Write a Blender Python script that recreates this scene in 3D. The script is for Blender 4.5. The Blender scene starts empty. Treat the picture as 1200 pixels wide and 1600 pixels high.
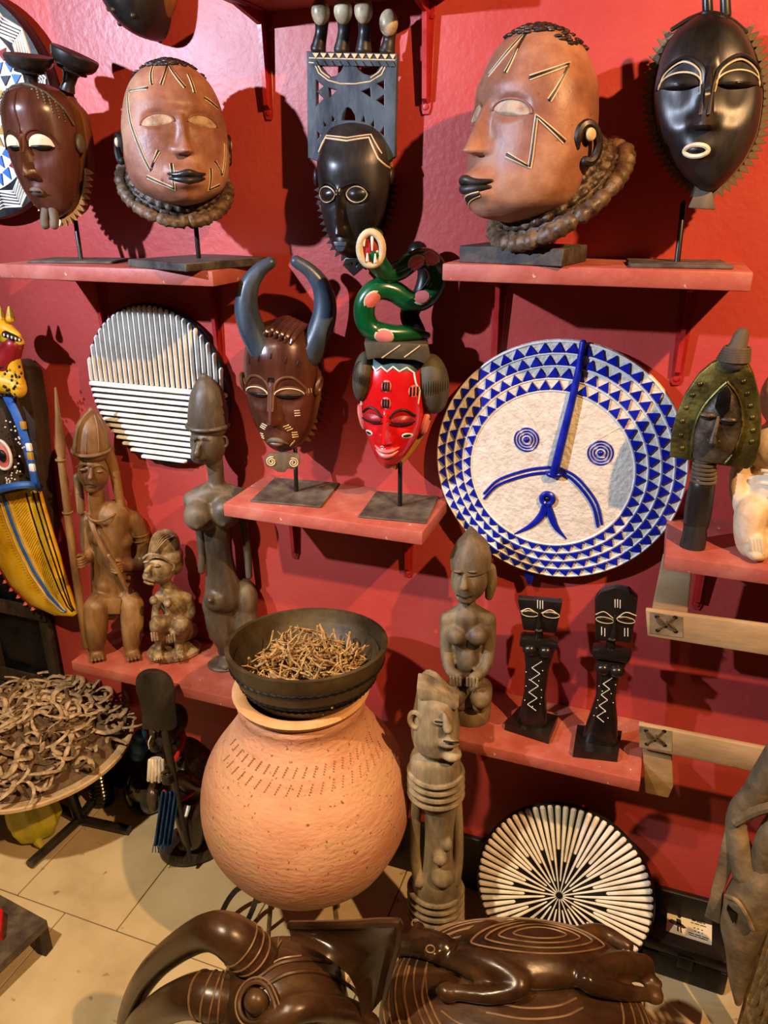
import bpy, bmesh, math, random
import numpy as np
from mathutils import Vector, Matrix, noise as mnoise

random.seed(7)
scene = bpy.context.scene
col = scene.collection

# ------------------------------------------------------------------ camera
FPX, PITCH, YAW = 1200.0, math.radians(22.3), math.radians(19.8)
CAM = np.array([0.0, -1.42, 1.6])
FW = np.array([-math.sin(YAW) * math.cos(PITCH), math.cos(YAW) * math.cos(PITCH), -math.sin(PITCH)])
RT = np.array([math.cos(YAW), math.sin(YAW), 0.0])
UP = np.cross(RT, FW)
cd = bpy.data.cameras.new('camera')
cd.sensor_fit = 'VERTICAL'
cd.sensor_height = 24.0
cd.sensor_width = 18.0
cd.lens = 24.0 * FPX / 1600.0
cd.clip_start = 0.02
cam = bpy.data.objects.new('camera', cd)
col.objects.link(cam)
cam.matrix_world = Matrix(((RT[0], UP[0], -FW[0], CAM[0]), (RT[1], UP[1], -FW[1], CAM[1]), (RT[2], UP[2], -FW[2], CAM[2]), (0, 0, 0, 1)))
scene.camera = cam

# ------------------------------------------------------------------ world, lights, exposure
scene.view_settings.view_transform = 'Standard'
scene.view_settings.look = 'None'
scene.view_settings.gamma = 1.0
scene.view_settings.use_curve_mapping = False
scene.view_settings.exposure = 0.0
world = bpy.data.worlds.new('world')
scene.world = world
world.use_nodes = True
world.node_tree.nodes['Background'].inputs[0].default_value = (1.0, 0.62, 0.36, 1)
world.node_tree.nodes['Background'].inputs[1].default_value = 0.025


def spot(name, loc, target, energy, color, size, angle, blend=0.4):
    l = bpy.data.lights.new(name, 'SPOT')
    l.energy = energy
    l.color = color
    l.shadow_soft_size = size
    l.spot_size = math.radians(angle)
    l.spot_blend = blend
    o = bpy.data.objects.new(name, l)
    col.objects.link(o)
    o.location = loc
    o.rotation_euler = (Vector(target) - Vector(loc)).to_track_quat('-Z', 'Y').to_euler()
    return o


COOL = (0.66, 0.76, 1.0)
WARM = (1.0, 0.56, 0.24)
spot('ceiling_spot_cool', (-1.72, -1.5, 2.12), (-0.66, -0.05, 1.68), 290, COOL, 0.022, 74, 0.9)
spot('ceiling_spot_warm', (0.95, -1.2, 2.6), (-0.4, 0.0, 1.2), 275, WARM, 0.022, 76, 0.6)
spot('ceiling_spot_floor', (-0.95, -1.5, 2.5), (-0.82, -0.45, 0.05), 215, (1.0, 0.79, 0.52), 0.03, 60, 0.75)

# ------------------------------------------------------------------ helpers: photograph pixel -> point in the room


def ray(px, py):
    return FW * FPX + RT * (px - 600.0) - UP * (py - 800.0)


def atY(px, py, Y):
    r = ray(px, py)
    return CAM + r * (Y - CAM[1]) / r[1]


def atZ(px, py, Z):
    r = ray(px, py)
    return CAM + r * (Z - CAM[2]) / r[2]


class Fr:
    """upright local frame at a thing's base: x to the viewer's right, y away, z up"""

    def __init__(s, loc):
        s.o = np.array(loc, float)
        s.th = math.atan2(CAM[0] - s.o[0], s.o[1] - CAM[1])
        c, n = math.cos(s.th), math.sin(s.th)
        s.ex = np.array([c, n, 0.0])
        s.ey = np.array([-n, c, 0.0])

    def __call__(s, px, py, d=0.0):
        r = ray(px, py)
        q = s.o - s.ey * d
        t = ((q - CAM) @ s.ey) / (r @ s.ey)
        p = CAM + r * t - s.o
        return np.array([p @ s.ex, p @ s.ey, p[2]])

    def g(s, px, py, z=0.0):
        """local point seen at a pixel and lying at height z above the base"""
        p = atZ(px, py, s.o[2] + z) - s.o
        return np.array([p @ s.ex, p @ s.ey, p[2]])


# ------------------------------------------------------------------ helpers: materials


def lin(h):
    h = h.lstrip('#')
    v = [int(h[i:i + 2], 16) / 255.0 for i in (0, 2, 4)]
    return tuple(((c + 0.055) / 1.055) ** 2.4 if c > 0.04045 else c / 12.92 for c in v) + (1.0,)


MATS = {}


def mat(name, colors, rough=0.5, scale=12.0, stretch=(1, 1, 1), bump=0.0, bscale=None, metal=0.0, coat=0.0,
        detail=6.0, rvar=0.15, stops=None, trans=0.0, ior=1.45, speck=None, bdist=0.004, sub=0.0):
    if name in MATS:
        return MATS[name]
    m = bpy.data.materials.new(name)
    m.use_nodes = True
    nt = m.node_tree
    N, L = nt.nodes, nt.links
    b = N['Principled BSDF']
    b.inputs['Metallic'].default_value = metal
    b.inputs['Coat Weight'].default_value = coat
    b.inputs['Coat Roughness'].default_value = 0.12
    b.inputs['Transmission Weight'].default_value = trans
    b.inputs['IOR'].default_value = ior
    tc = N.new('ShaderNodeTexCoord')
    mp = N.new('ShaderNodeMapping')
    mp.inputs['Scale'].default_value = stretch
    L.new(tc.outputs['Object'], mp.inputs['Vector'])
    nz = N.new('ShaderNodeTexNoise')
    nz.inputs['Scale'].default_value = scale
    nz.inputs['Detail'].default_value = detail
    nz.inputs['Roughness'].default_value = 0.6
    L.new(mp.outputs[0], nz.inputs['Vector'])
    rp = N.new('ShaderNodeValToRGB')
    e = rp.color_ramp.elements
    n = len(colors)
    stops = stops or [0.32 + 0.36 * i / max(1, n - 1) for i in range(n)]
    e[0].position, e[0].color = stops[0], lin(colors[0])
    e[1].position, e[1].color = stops[-1], lin(colors[-1])
    for i in range(1, n - 1):
        x = e.new(stops[i])
        x.color = lin(colors[i])
    L.new(nz.outputs['Fac'], rp.inputs['Fac'])
    out = rp.outputs['Color']
    if speck:
        sc, thr, c = speck
        n2 = N.new('ShaderNodeTexNoise')
        n2.inputs['Scale'].default_value = sc
        n2.inputs['Detail'].default_value = 2.0
        L.new(tc.outputs['Object'], n2.inputs['Vector'])
        r2 = N.new('ShaderNodeValToRGB')
        r2.color_ramp.elements[0].position = thr
        r2.color_ramp.elements[1].position = thr + 0.05
        L.new(n2.outputs['Fac'], r2.inputs['Fac'])
        mx = N.new('ShaderNodeMix')
        mx.data_type = 'RGBA'
        L.new(r2.outputs['Color'], mx.inputs[0])
        L.new(out, mx.inputs[6])
        mx.inputs[7].default_value = lin(c)
        out = mx.outputs[2]
    L.new(out, b.inputs['Base Color'])
    rr = N.new('ShaderNodeMapRange')
    rr.inputs['From Min'].default_value = 0.3
    rr.inputs['From Max'].default_value = 0.7
    rr.inputs['To Min'].default_value = max(0.03, rough - rvar)
    rr.inputs['To Max'].default_value = min(1.0, rough + rvar)
    L.new(nz.outputs['Fac'], rr.inputs['Value'])
    L.new(rr.outputs[0], b.inputs['Roughness'])
    if bump:
        n3 = N.new('ShaderNodeTexNoise')
        n3.inputs['Scale'].default_value = bscale or scale * 3
        n3.inputs['Detail'].default_value = 5.0
        L.new(mp.outputs[0], n3.inputs['Vector'])
        bp = N.new('ShaderNodeBump')
        bp.inputs['Strength'].default_value = bump
        bp.inputs['Distance'].default_value = bdist
        L.new(n3.outputs['Fac'], bp.inputs['Height'])
        L.new(bp.outputs[0], b.inputs['Normal'])
    MATS[name] = m
    return m


def M(name):
    return MATS[name]


# walls, boards
mat('wall_paint', ['#a03633', '#ab3f37', '#b3493f'], 0.42, 2.2, bump=0.32, bscale=70, detail=8, rvar=0.08, bdist=0.003)
mat('shelf_paint', ['#93402f', '#a35446', '#b06d5c'], 0.55, 9, bump=0.25, bscale=60, speck=(70, 0.71, '#d9b9a0'))
mat('bracket_paint', ['#8f1d1a', '#a3241f'], 0.38, 20, bump=0.1)
mat('skirting_black', ['#0d0908', '#171010'], 0.5, 10)
mat('tile', ['#b5a27f', '#c6b490', '#cfbf9e'], 0.32, 5, bump=0.08, bscale=40, detail=8, speck=(26, 0.70, '#97835f'))
mat('grout', ['#5d4c34', '#6d5b40'], 0.85, 30)
# woods
mat('wood_polished', ['#2c150d', '#4a271a', '#5f3626'], 0.30, 14, (1, 1, 0.25), 0.12, 60)
mat('wood_brown', ['#3b2213', '#5e3b22', '#775033'], 0.42, 12, (1, 1, 0.25), 0.2, 70)
mat('wood_black', ['#12100e', '#1f1b18', '#302a26'], 0.40, 14, (1, 1, 0.3), 0.1, 70)
mat('wood_bluish', ['#242a30', '#333d47', '#46535e'], 0.34, 16, (1, 1, 0.4), 0.15, 70)
mat('wood_ebony', ['#120f0d', '#211b17'], 0.25, 18, rvar=0.06)
mat('wood_grey', ['#3a3126', '#594d3b', '#776a53'], 0.72, 16, (1, 1, 0.3), 0.45, 70)
mat('wood_seated', ['#48311b', '#745330', '#957347'], 0.5, 16, (1, 1, 0.35), 0.3, 70)
mat('wood_small', ['#40301d', '#796446', '#a08c69'], 0.5, 34, bump=0.25, bscale=80)
mat('wood_tall', ['#332a20', '#4c4234', '#6b604d'], 0.5, 13, (1, 1, 0.35), 0.3, 70)
mat('wood_kneel', ['#3b2f21', '#5f5039', '#857558'], 0.62, 18, (1, 1, 0.35), 0.4, 70)
mat('wood_column', ['#4d4231', '#7b6c52', '#a29373'], 0.78, 18, (1, 1, 0.3), 0.6, 60)
mat('wood_side', ['#4a2a16', '#70421f', '#8b5a2c'], 0.6, 14, (1, 1, 0.3), 0.3, 60)
mat('wood_slat', ['#8a6d47', '#a98b60', '#c4a97d'], 0.66, 12, (0.3, 1, 1), 0.3, 60)
mat('wood_pale', ['#b89a72', '#d5bb94', '#e3cfae'], 0.62, 16, bump=0.3, bscale=50)
mat('wood_carving', ['#1e120a', '#382414', '#563c25'], 0.30, 9, (0.5, 1, 1), 0.12, 60)
mat('wood_driftgrey', ['#4f432f', '#7d6c4e', '#a18d68'], 0.75, 14, bump=0.5, bscale=50)
mat('wood_old_dark', ['#1c130b', '#33271a', '#4b3b28'], 0.7, 14, (1, 1, 0.3), 0.4, 60)
mat('dust_plate', ['#2e2620', '#4a4036', '#655a4b'], 0.7, 22, bump=0.15)
mat('slab_black', ['#1d1a16', '#37312a', '#575045'], 0.6, 26, bump=0.2)
mat('iron_black', ['#080707', '#121010'], 0.4, 20)
mat('steel_tube', ['#3a3a3a', '#555250'], 0.35, 20, metal=0.8)
mat('helmet_clay', ['#633c2b', '#8b5b44', '#ab8062'], 0.5, 9, bump=0.3, bscale=45, detail=8, speck=(60, 0.72, '#6b3a28'))
mat('helmet_cord', ['#1c120c', '#3a2a1d', '#6b563e'], 0.5, 60, bump=0.3)
mat('cream_line', ['#b59c74', '#d8c6a0'], 0.6, 40)
mat('dark_line', ['#120b08', '#20140e'], 0.5, 30)
mat('white_wood', ['#b9a384', '#d6c6a8', '#e4d9c1'], 0.55, 60)
mat('bone_knob', ['#3a332a', '#a59472', '#cfc09b'], 0.4, 30)
mat('black_paint', ['#08080a', '#121318'], 0.4, 20)
mat('white_paint', ['#cfc7b6', '#e6e0d2', '#f0ebe0'], 0.5, 30, bump=0.15)
mat('white_rough', ['#c9bfa8', '#d9d0bb', '#e5ddca'], 0.75, 60, bump=0.6, bscale=130, bdist=0.005)
mat('blue_paint', ['#0a1580', '#101fa0'], 0.32, 30)
mat('blue_light', ['#2858a8', '#3c70b8'], 0.5, 30)
mat('navy_paint', ['#141c2b', '#1f2c40'], 0.5, 12)
mat('red_paint', ['#b50f12', '#cb181a'], 0.22, 12, coat=0.4, bump=0.04)
mat('red_dark', ['#7a1416', '#951c1c'], 0.4, 20)
mat('pink_paint', ['#c8615c', '#dc7f74'], 0.35, 14)
mat('green_paint', ['#063d1c', '#0a5228'], 0.2, 14, coat=0.4)
mat('teal_paint', ['#1f3d40', '#2f5455'], 0.5, 20)
mat('olive_wood', ['#3a3526', '#504a36'], 0.55, 20, bump=0.2)
mat('yellow_paint', ['#c08a10', '#d9a91c', '#e3ba35'], 0.4, 18, bump=0.15)
mat('ochre_paint', ['#9a7420', '#b88f35'], 0.5, 18)
mat('brass', ['#39331a', '#5a5227', '#7a7038'], 0.42, 26, bump=0.5, bscale=50, metal=0.75)
mat('brass_dark', ['#28221a', '#453c2f', '#63584a'], 0.5, 30, bump=0.5, bscale=60, metal=0.6)
mat('copper_dark', ['#14100d', '#241d18'], 0.4, 30, metal=0.6)
mat('terracotta', ['#b8795a', '#c58a6a', '#cf9a79', '#c5966f'], 0.78, 4.5, (1, 1, 2.2), bump=0.55, bscale=60, detail=9, speck=(130, 0.665, '#8a5a34'))
mat('terracotta_rim', ['#c4905c', '#d6a876'], 0.75, 20, bump=0.3)
mat('dark_incision', ['#6e4a26', '#8a6236'], 0.8, 30)
mat('bowl_wood', ['#231a0d', '#3c2f1a', '#51432a'], 0.45, 9, bump=0.25, bscale=60)
mat('twig', ['#5e4524', '#94713f', '#bb9a63'], 0.75, 60, bump=0.5, bscale=160)
mat('dried_strip', ['#77604a', '#a38b6e', '#c4ad90'], 0.8, 50, bump=0.5, bscale=120)
mat('dried_dark', ['#4a3826', '#6b533a'], 0.8, 50, bump=0.5, bscale=120)
mat('tray_wood', ['#a08563', '#b89d78', '#c8b08c'], 0.75, 30, bump=0.4, bscale=120)
mat('rope', ['#4f4026', '#6f5d3c', '#8d7a54'], 0.9, 60, bump=0.6, bscale=160)
mat('cloth_blue', ['#0c1c33', '#1e4470', '#356695'], 0.85, 16, (6, 6, 0.4), 0.4, 60)
mat('cloth_red', ['#b41410', '#cf261c'], 0.6, 30)
mat('beard_white', ['#cfc3ae', '#e9e2d4'], 0.8, 60, (4, 4, 0.5), 0.5, 90)
mat('plastic_yellow', ['#bdb01a', '#d8cd30', '#e4de62'], 0.35, 9, bump=0.2, bscale=25, trans=0.25)
mat('plastic_dark', ['#0c0a08', '#15120e'], 0.15, 20, coat=0.4)
mat('plastic_black', ['#0a0807', '#120e0b'], 0.45, 20)
mat('plastic_blue', ['#0c3a63', '#14507f'], 0.4, 20)
mat('glass', ['#c6cfc8', '#d8dfd8'], 0.06, 10, trans=1.0, rvar=0.02)
mat('paper', ['#d9d0b4', '#e6dfc8'], 0.7, 20)
mat('ink', ['#1c1a17', '#2c2924'], 0.7, 20)
mat('basket', ['#8a6a35', '#b08f55', '#c9ab73'], 0.7, 40, bump=0.3)
mat('leather', ['#3d2a17', '#5a4226'], 0.8, 40, bump=0.4)

# ------------------------------------------------------------------ helpers: meshes


def raw(name, V, F, smooth=True):
    me = bpy.data.meshes.new(name)
    me.from_pydata([tuple(map(float, v)) for v in V], [], [tuple(map(int, f)) for f in F])
    me.update()
    if smooth:
        me.polygons.foreach_set('use_smooth', [True] * len(me.polygons))
    return me


def sharp(me, deg=38):
    bm = bmesh.new()
    bm.from_mesh(me)
    lim = math.radians(deg)
    for e in bm.edges:
        e.smooth = not (len(e.link_faces) == 2 and e.calc_face_angle(0) > lim)
    bm.to_mesh(me)
    bm.free()


def fixn(me):
    bm = bmesh.new()
    bm.from_mesh(me)
    bmesh.ops.recalc_face_normals(bm, faces=bm.faces)
    bm.to_mesh(me)
    bm.free()


def ob(name, VF, m, parent=None, smooth=True, deg=38, loc=None, rot=None, label=None):
    """link one mesh object; VF is (verts, faces) or a Mesh"""
    if isinstance(VF, tuple):
        me = raw(name, VF[0], VF[1], smooth)
        fixn(me)
        if smooth and deg:
            sharp(me, deg)
    else:
        me = VF
    if m is not None and not me.materials:
        me.materials.append(M(m) if isinstance(m, str) else m)
    o = bpy.data.objects.new(name, me)
    col.objects.link(o)
    if parent is not None:
        o.parent = parent
    if loc is not None:
        o.location = loc
    if rot is not None:
        o.rotation_euler = rot
    if label:
        o['label'] = label
    return o


def thing(name, label, cat, loc=(0, 0, 0), rz=0.0, group=None):
    o = bpy.data.objects.new(name, None)
    o.empty_display_size = 0.05
    col.objects.link(o)
    o.location = tuple(map(float, loc))
    o.rotation_euler = (0, 0, rz)
    o['label'] = label
    o['category'] = cat
    if group:
        o['group'] = group
    return o


def tag(o, label, cat, group=None):
    o['label'] = label
    o['category'] = cat
    if group:
        o['group'] = group
    return o


def join(*parts):
    V, F, k = [], [], 0
    for v, f in parts:
        V += [tuple(p) for p in v]
        F += [tuple(i + k for i in q) for q in f]
        k += len(v)
    return V, F


def xf(VF, loc=(0, 0, 0), rot=None, scale=None):
    v = np.array(VF[0], float)
    if scale is not None:
        v = v * np.array(scale, float)
    if rot is not None:
        from mathutils import Euler
        R = np.array(Euler(rot).to_matrix())
        v = v @ R.T
    v = v + np.array(loc, float)
    return [tuple(p) for p in v], VF[1]


def box(x0, x1, y0, y1, z0, z1, bev=0.0, seg=2):
    bm = bmesh.new()
    bmesh.ops.create_cube(bm, size=1.0)
    for v in bm.verts:
        v.co = Vector(((x0 + x1) / 2 + v.co.x * (x1 - x0), (y0 + y1) / 2 + v.co.y * (y1 - y0), (z0 + z1) / 2 + v.co.z * (z1 - z0)))
    if bev:
        bmesh.ops.bevel(bm, geom=list(bm.edges), offset=bev, segments=seg, profile=0.5, affect='EDGES')
    V = [tuple(v.co) for v in bm.verts]
    bm.verts.index_update()
    Fc = [tuple(v.index for v in f.verts) for f in bm.faces]
    bm.free()
    return V, Fc


def prism(poly, y0, y1, bev=0.0, seg=2):
    """polygon in (x, z), extruded along y"""
    bm = bmesh.new()
    vs = [bm.verts.new((p[0], y0, p[1])) for p in poly]
    f = bm.faces.new(vs)
    r = bmesh.ops.extrude_face_region(bm, geom=[f])
    for g in r['geom']:
        if isinstance(g, bmesh.types.BMVert):
            g.co.y = y1
    bmesh.ops.recalc_face_normals(bm, faces=bm.faces)
    if bev:
        bmesh.ops.bevel(bm, geom=list(bm.edges), offset=bev, segments=seg, profile=0.5, affect='EDGES')
    bm.verts.index_update()
    V = [tuple(v.co) for v in bm.verts]
    Fc = [tuple(v.index for v in f.verts) for f in bm.faces]
    bm.free()
    return V, Fc


def lathe(prof, n=40, sx=1.0, sy=1.0, close=True):
    """profile of (r, z) turned round z"""
    V, F = [], []
    for r, z in prof:
        for k in range(n):
            a = 2 * math.pi * k / n
            V.append((r * math.cos(a) * sx, r * math.sin(a) * sy, z))
    m = len(prof)
    for i in range(m - 1):
        for k in range(n):
            k2 = (k + 1) % n
            F.append((i * n + k, i * n + k2, (i + 1) * n + k2, (i + 1) * n + k))
    if close:
        F.append(tuple(range(n)))
        F.append(tuple((m - 1) * n + k for k in range(n)))
    return V, F


def smooth_pts(pts, n):
    """Catmull-Rom through points (any dimension), n samples in all"""
    P = np.array(pts, float)
    m = len(P)
    if m == 2:
        t = np.linspace(0, 1, n)[:, None]
        return P[0] * (1 - t) + P[1] * t
    Q = np.vstack([2 * P[0] - P[1], P, 2 * P[-1] - P[-2]])
    out = []
    for t in np.linspace(0, m - 1, n):
        i = min(int(t), m - 2)
        u = t - i
        a, b, c, d = Q[i], Q[i + 1], Q[i + 2], Q[i + 3]
        out.append(0.5 * ((2 * b) + (c - a) * u + (2 * a - 5 * b + 4 * c - d) * u * u + (3 * b - a - 3 * c + d) * u ** 3))
    return np.array(out)


def tube(pts, rad, n=10, closed=False, flat=1.0, up=None, round_ends=True):
    """sweep a round (or flattened) section along points; rad is one number or one per point"""
    P = np.array(pts, float)
    m = len(P)
    R = np.full(m, float(rad)) if np.isscalar(rad) else np.array(rad, float)
    T = np.zeros_like(P)
    for i in range(m):
        a = P[(i - 1) % m] if closed else P[max(i - 1, 0)]
        b = P[(i + 1) % m] if closed else P[min(i + 1, m - 1)]
        d = b - a
        T[i] = d / (np.linalg.norm(d) + 1e-12)
    u = np.array(up if up is not None else ((0, 0, 1) if abs(T[0][2]) < 0.9 else (0, 1, 0)), float)
    u = u - T[0] * (u @ T[0])
    u /= np.linalg.norm(u) + 1e-12
    V, F, rings = [], [], []
    for i in range(m):
        if up is not None:
            w = np.array(up, float)
            w = w - T[i] * (w @ T[i])
            if np.linalg.norm(w) > 1e-6:
                u = w / np.linalg.norm(w)
        u = u - T[i] * (u @ T[i])
        u /= np.linalg.norm(u) + 1e-12
        s = np.cross(T[i], u)
        rings.append((P[i], u.copy(), s, R[i]))
    if round_ends and not closed:
        def cap(r, sgn, t):
            out = []
            for q in (0.35, 0.72, 0.94):
                out.append((r[0] + t * sgn * r[3] * math.sqrt(1 - q * q) * 0.9, r[1], r[2], r[3] * q))
            return out
        rings = cap(rings[0], -1, T[0]) + rings + cap(rings[-1], 1, T[-1])[::-1]
    for p, u, s, r in rings:
        for k in range(n):
            a = 2 * math.pi * k / n
            V.append(tuple(p + u * (r * flat * math.cos(a)) + s * (r * math.sin(a))))
    q = len(rings)
    for i in range(q if closed else q - 1):
        j = (i + 1) % q
        for k in range(n):
            k2 = (k + 1) % n
            F.append((i * n + k, i * n + k2, j * n + k2, j * n + k))
    if not closed:
        F.append(tuple(range(n)))
        F.append(tuple((q - 1) * n + k for k in range(n)))
    return V, F


def stube(pts, rad, n=10, m=24, **k):
    """tube along a smoothed path, radii smoothed too"""
    P = smooth_pts(pts, m)
    if not np.isscalar(rad):
        rad = np.maximum(smooth_pts(np.array(rad, float)[:, None], m)[:, 0], 1e-4)
    return tube(P, rad, n, **k)


def ell(c, r, rot=None, nu=20, nv=14):
    V, F = [], []
    for i in range(1, nv):
        a = math.pi * i / nv
        for k in range(nu):
            b = 2 * math.pi * k / nu
            V.append((r[0] * math.sin(a) * math.cos(b), r[1] * math.sin(a) * math.sin(b), r[2] * math.cos(a)))
    for i in range(nv - 2):
        for k in range(nu):
            k2 = (k + 1) % nu
            F.append((i * nu + k, i * nu + k2, (i + 1) * nu + k2, (i + 1) * nu + k))
    V.append((0, 0, r[2]))
    V.append((0, 0, -r[2]))
    t = len(V) - 2
    for k in range(nu):
        k2 = (k + 1) % nu
        F.append((t, k2, k))
        F.append((t + 1, (nv - 2) * nu + k, (nv - 2) * nu + k2))
    return xf((V, F), c, rot)


def blend(parts, voxel=0.004, it=6, fac=0.5, adapt=0.0):
    """carve-like union of overlapping shapes into one continuous skin"""
    V, F = join(*parts)
    me = raw('blend', V, F, False)
    fixn2(me)
    o = bpy.data.objects.new('blend', me)
    col.objects.link(o)
    r = o.modifiers.new('r', 'REMESH')
    r.mode = 'VOXEL'
    r.voxel_size = voxel
    r.adaptivity = adapt
    if it:
        s = o.modifiers.new('s', 'SMOOTH')
        s.factor = fac
        s.iterations = it
    dg = bpy.context.evaluated_depsgraph_get()
    dg.update()
    res = bpy.data.meshes.new_from_object(o.evaluated_get(dg))
    bpy.data.objects.remove(o)
    bpy.data.meshes.remove(me)
    res.polygons.foreach_set('use_smooth', [True] * len(res.polygons))
    return res


def fixn2(me):
    bm = bmesh.new()
    bm.from_mesh(me)
    bmesh.ops.recalc_face_normals(bm, faces=bm.faces)
    bm.to_mesh(me)
    bm.free()


def plate(splines, half, bev=0.0, cyclic=True, res=3):
    """flat board in (x, z) with holes, from closed outlines; thickness 2*half along y"""
    cu = bpy.data.curves.new('plate', 'CURVE')
    cu.dimensions = '2D'
    cu.fill_mode = 'BOTH'
    cu.extrude = max(half - bev, 0.0002)
    cu.bevel_depth = bev
    cu.bevel_resolution = 1
    for pts in splines:
        sp = cu.splines.new('POLY')
        sp.points.add(len(pts) - 1)
        for p, q in zip(sp.points, pts):
            p.co = (q[0], q[1], 0, 1)
        sp.use_cyclic_u = True
    o = bpy.data.objects.new('plate', cu)
    col.objects.link(o)
    dg = bpy.context.evaluated_depsgraph_get()
    dg.update()
    me = bpy.data.meshes.new_from_object(o.evaluated_get(dg))
    V = [(v.co.x, -v.co.z, v.co.y) for v in me.vertices]
    F = [tuple(p.vertices) for p in me.polygons]
    bpy.data.objects.remove(o)
    bpy.data.curves.remove(cu)
    bpy.data.meshes.remove(me)
    return V, F


def sstep(a, b, x):
    t = np.clip((x - a) / (b - a), 0, 1)
    return t * t * (3 - 2 * t)


class Form:
    """rounded head or mask body: sections (z, cx, half width, front depth, back depth), front towards -y"""

    def __init__(s, secs, p=2.0, disp=None, cy=0.0):
        S = np.array(sorted(secs), float)
        s.z, s.S, s.p, s.disp, s.cy = S[:, 0], S, p, disp, cy
        s.zs = np.linspace(S[0, 0], S[-1, 0], 400)
        dense = []
        for k in range(1, 5):
            dense.append(s._pchip(S[:, 0], S[:, k], s.zs))
        s.D = np.array(dense)

    @staticmethod
    def _pchip(x, y, q):
        h = np.diff(x)
        d = np.diff(y) / h
        m = np.zeros_like(y)
        for i in range(1, len(x) - 1):
            if d[i - 1] * d[i] > 0:
                w1, w2 = 2 * h[i] + h[i - 1], h[i] + 2 * h[i - 1]
                m[i] = (w1 + w2) / (w1 / d[i - 1] + w2 / d[i])
        m[0], m[-1] = 1.6 * d[0], 1.6 * d[-1]
        i = np.clip(np.searchsorted(x, q) - 1, 0, len(x) - 2)
        t = (q - x[i]) / h[i]
        return ((1 + 2 * t) * (1 - t) ** 2 * y[i] + t * (1 - t) ** 2 * h[i] * m[i] + t * t * (3 - 2 * t) * y[i + 1] + t * t * (t - 1) * h[i] * m[i + 1])

    def at(s, z):
        return [np.interp(z, s.zs, s.D[k]) for k in range(4)]

    def front(s, x, z, lift=0.0):
        cx, a, f, b = s.at(z)
        w = max(0.0, 1 - min(1.0, abs((x - cx) / max(a, 1e-5))) ** s.p)
        y = s.cy - f * w ** (1.0 / s.p)
        if s.disp:
            y -= float(s.disp(np.array([x]), np.array([z]))[0])
        return np.array([x, y - lift, z])

    def mesh(s, nu=72, nv=90):
        z0, z1 = s.z[0], s.z[-1]
        V, F = [], []
        for i in range(1, nv):
            z = (z0 + z1) / 2 - (z1 - z0) / 2 * math.cos(math.pi * i / nv)
            cx, a, f, b = s.at(z)
            t = 2 * np.pi * np.arange(nu) / nu
            c, n = np.cos(t), np.sin(t)
            x = cx + a * np.sign(c) * np.abs(c) ** (2.0 / s.p)
            y = np.where(n < 0, -f, b) * np.abs(n) ** (2.0 / s.p)
            if s.disp:
                dd = s.disp(x, np.full(nu, z))
                wgt = sstep(0.0, 0.35, -n)
                y = y - dd * wgt
            for k in range(nu):
                V.append((x[k], s.cy + y[k], z))
        for i in range(nv - 2):
            for k in range(nu):
                k2 = (k + 1) % nu
                F.append((i * nu + k, i * nu + k2, (i + 1) * nu + k2, (i + 1) * nu + k))
        V.append((s.at(z0)[0], s.cy, z0))
        V.append((s.at(z1)[0], s.cy, z1))
        a0 = len(V) - 2
        for k in range(nu):
            k2 = (k + 1) % nu
            F.append((a0, k2, k))
            F.append((a0 + 1, (nv - 2) * nu + k, (nv - 2) * nu + k2))
        return V, F

    def line(s, pts, r, m=16, lift=0.0, n=6, curve=False):
        """thin raised line laid on the front surface through (x, z) points"""
        P = smooth_pts(pts, m) if curve else np.array([(np.array(a) * (1 - t) + np.array(b) * t) for a, b in zip(pts[:-1], pts[1:]) for t in np.linspace(0, 1, max(2, m // (len(pts) - 1)))])
        keep = [P[0]]
        for q in P[1:]:
            if np.linalg.norm(q - keep[-1]) > 1e-5:
                keep.append(q)
        return tube([s.front(q[0], q[1], lift) for q in keep], r, n)


def g(x, c, w):
    return np.exp(-((x - c) / w) ** 2)


def patch(fn, nu=14, nv=8, thick=0.002):
    """small curved plate: fn(u,v)->(x,y,z) for u,v in 0..1, given a little thickness along y"""
    V, F = [], []
    for s_ in (0, 1):
        for i in range(nv + 1):
            for k in range(nu + 1):
                p = np.array(fn(k / nu, i / nv), float)
                if s_:
                    p = p + np.array([0, thick, 0])
                V.append(tuple(p))
    w = nu + 1
    o = (nv + 1) * w
    for i in range(nv):
        for k in range(nu):
            a = i * w + k
            F.append((a, a + 1, a + w + 1, a + w))
            F.append((o + a, o + a + w, o + a + w + 1, o + a + 1))
    for k in range(nu):
        F.append((k, o + k, o + k + 1, k + 1))
        a = nv * w + k
        F.append((a, a + 1, o + a + 1, o + a))
    for i in range(nv):
        a = i * w
        F.append((a, a + w, o + a + w, o + a))
        a = i * w + nu
        F.append((a, o + a, o + a + w, a + w))
    return V, F


def eye_shape(form, cx, cz, w, h, lift, bulge, tilt=0.0, lidtop=1.0, lidbot=1.0):
    """almond on the surface"""
    def fn(u, v):
        x = (u * 2 - 1)
        e = math.sqrt(max(0.0, 1 - x * x)) if abs(x) < 1 else 0
        z = (v * 2 - 1)
        hh = h * (lidtop if z > 0 else lidbot) * e
        px, pz = cx + x * w * 0.999, cz + z * hh + tilt * x * w
        p = form.front(px, pz, lift)
        p[1] -= bulge * max(0, 1 - x * x) * max(0, 1 - z * z)
        return p
    return patch(fn, 16, 8, 0.004)


def arc_pts(cx, cz, w, h, a0, a1, n=14, tilt=0.0):
    return [(cx + w * math.cos(a), cz + h * math.sin(a) + tilt * w * math.cos(a)) for a in np.linspace(math.radians(a0), math.radians(a1), n)]


def copy_tree(o, parent=None):
    c = o.copy()
    col.objects.link(c)
    if parent is not None:
        c.parent = parent
    for ch in list(o.children):
        copy_tree(ch, c)
    return c


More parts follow.
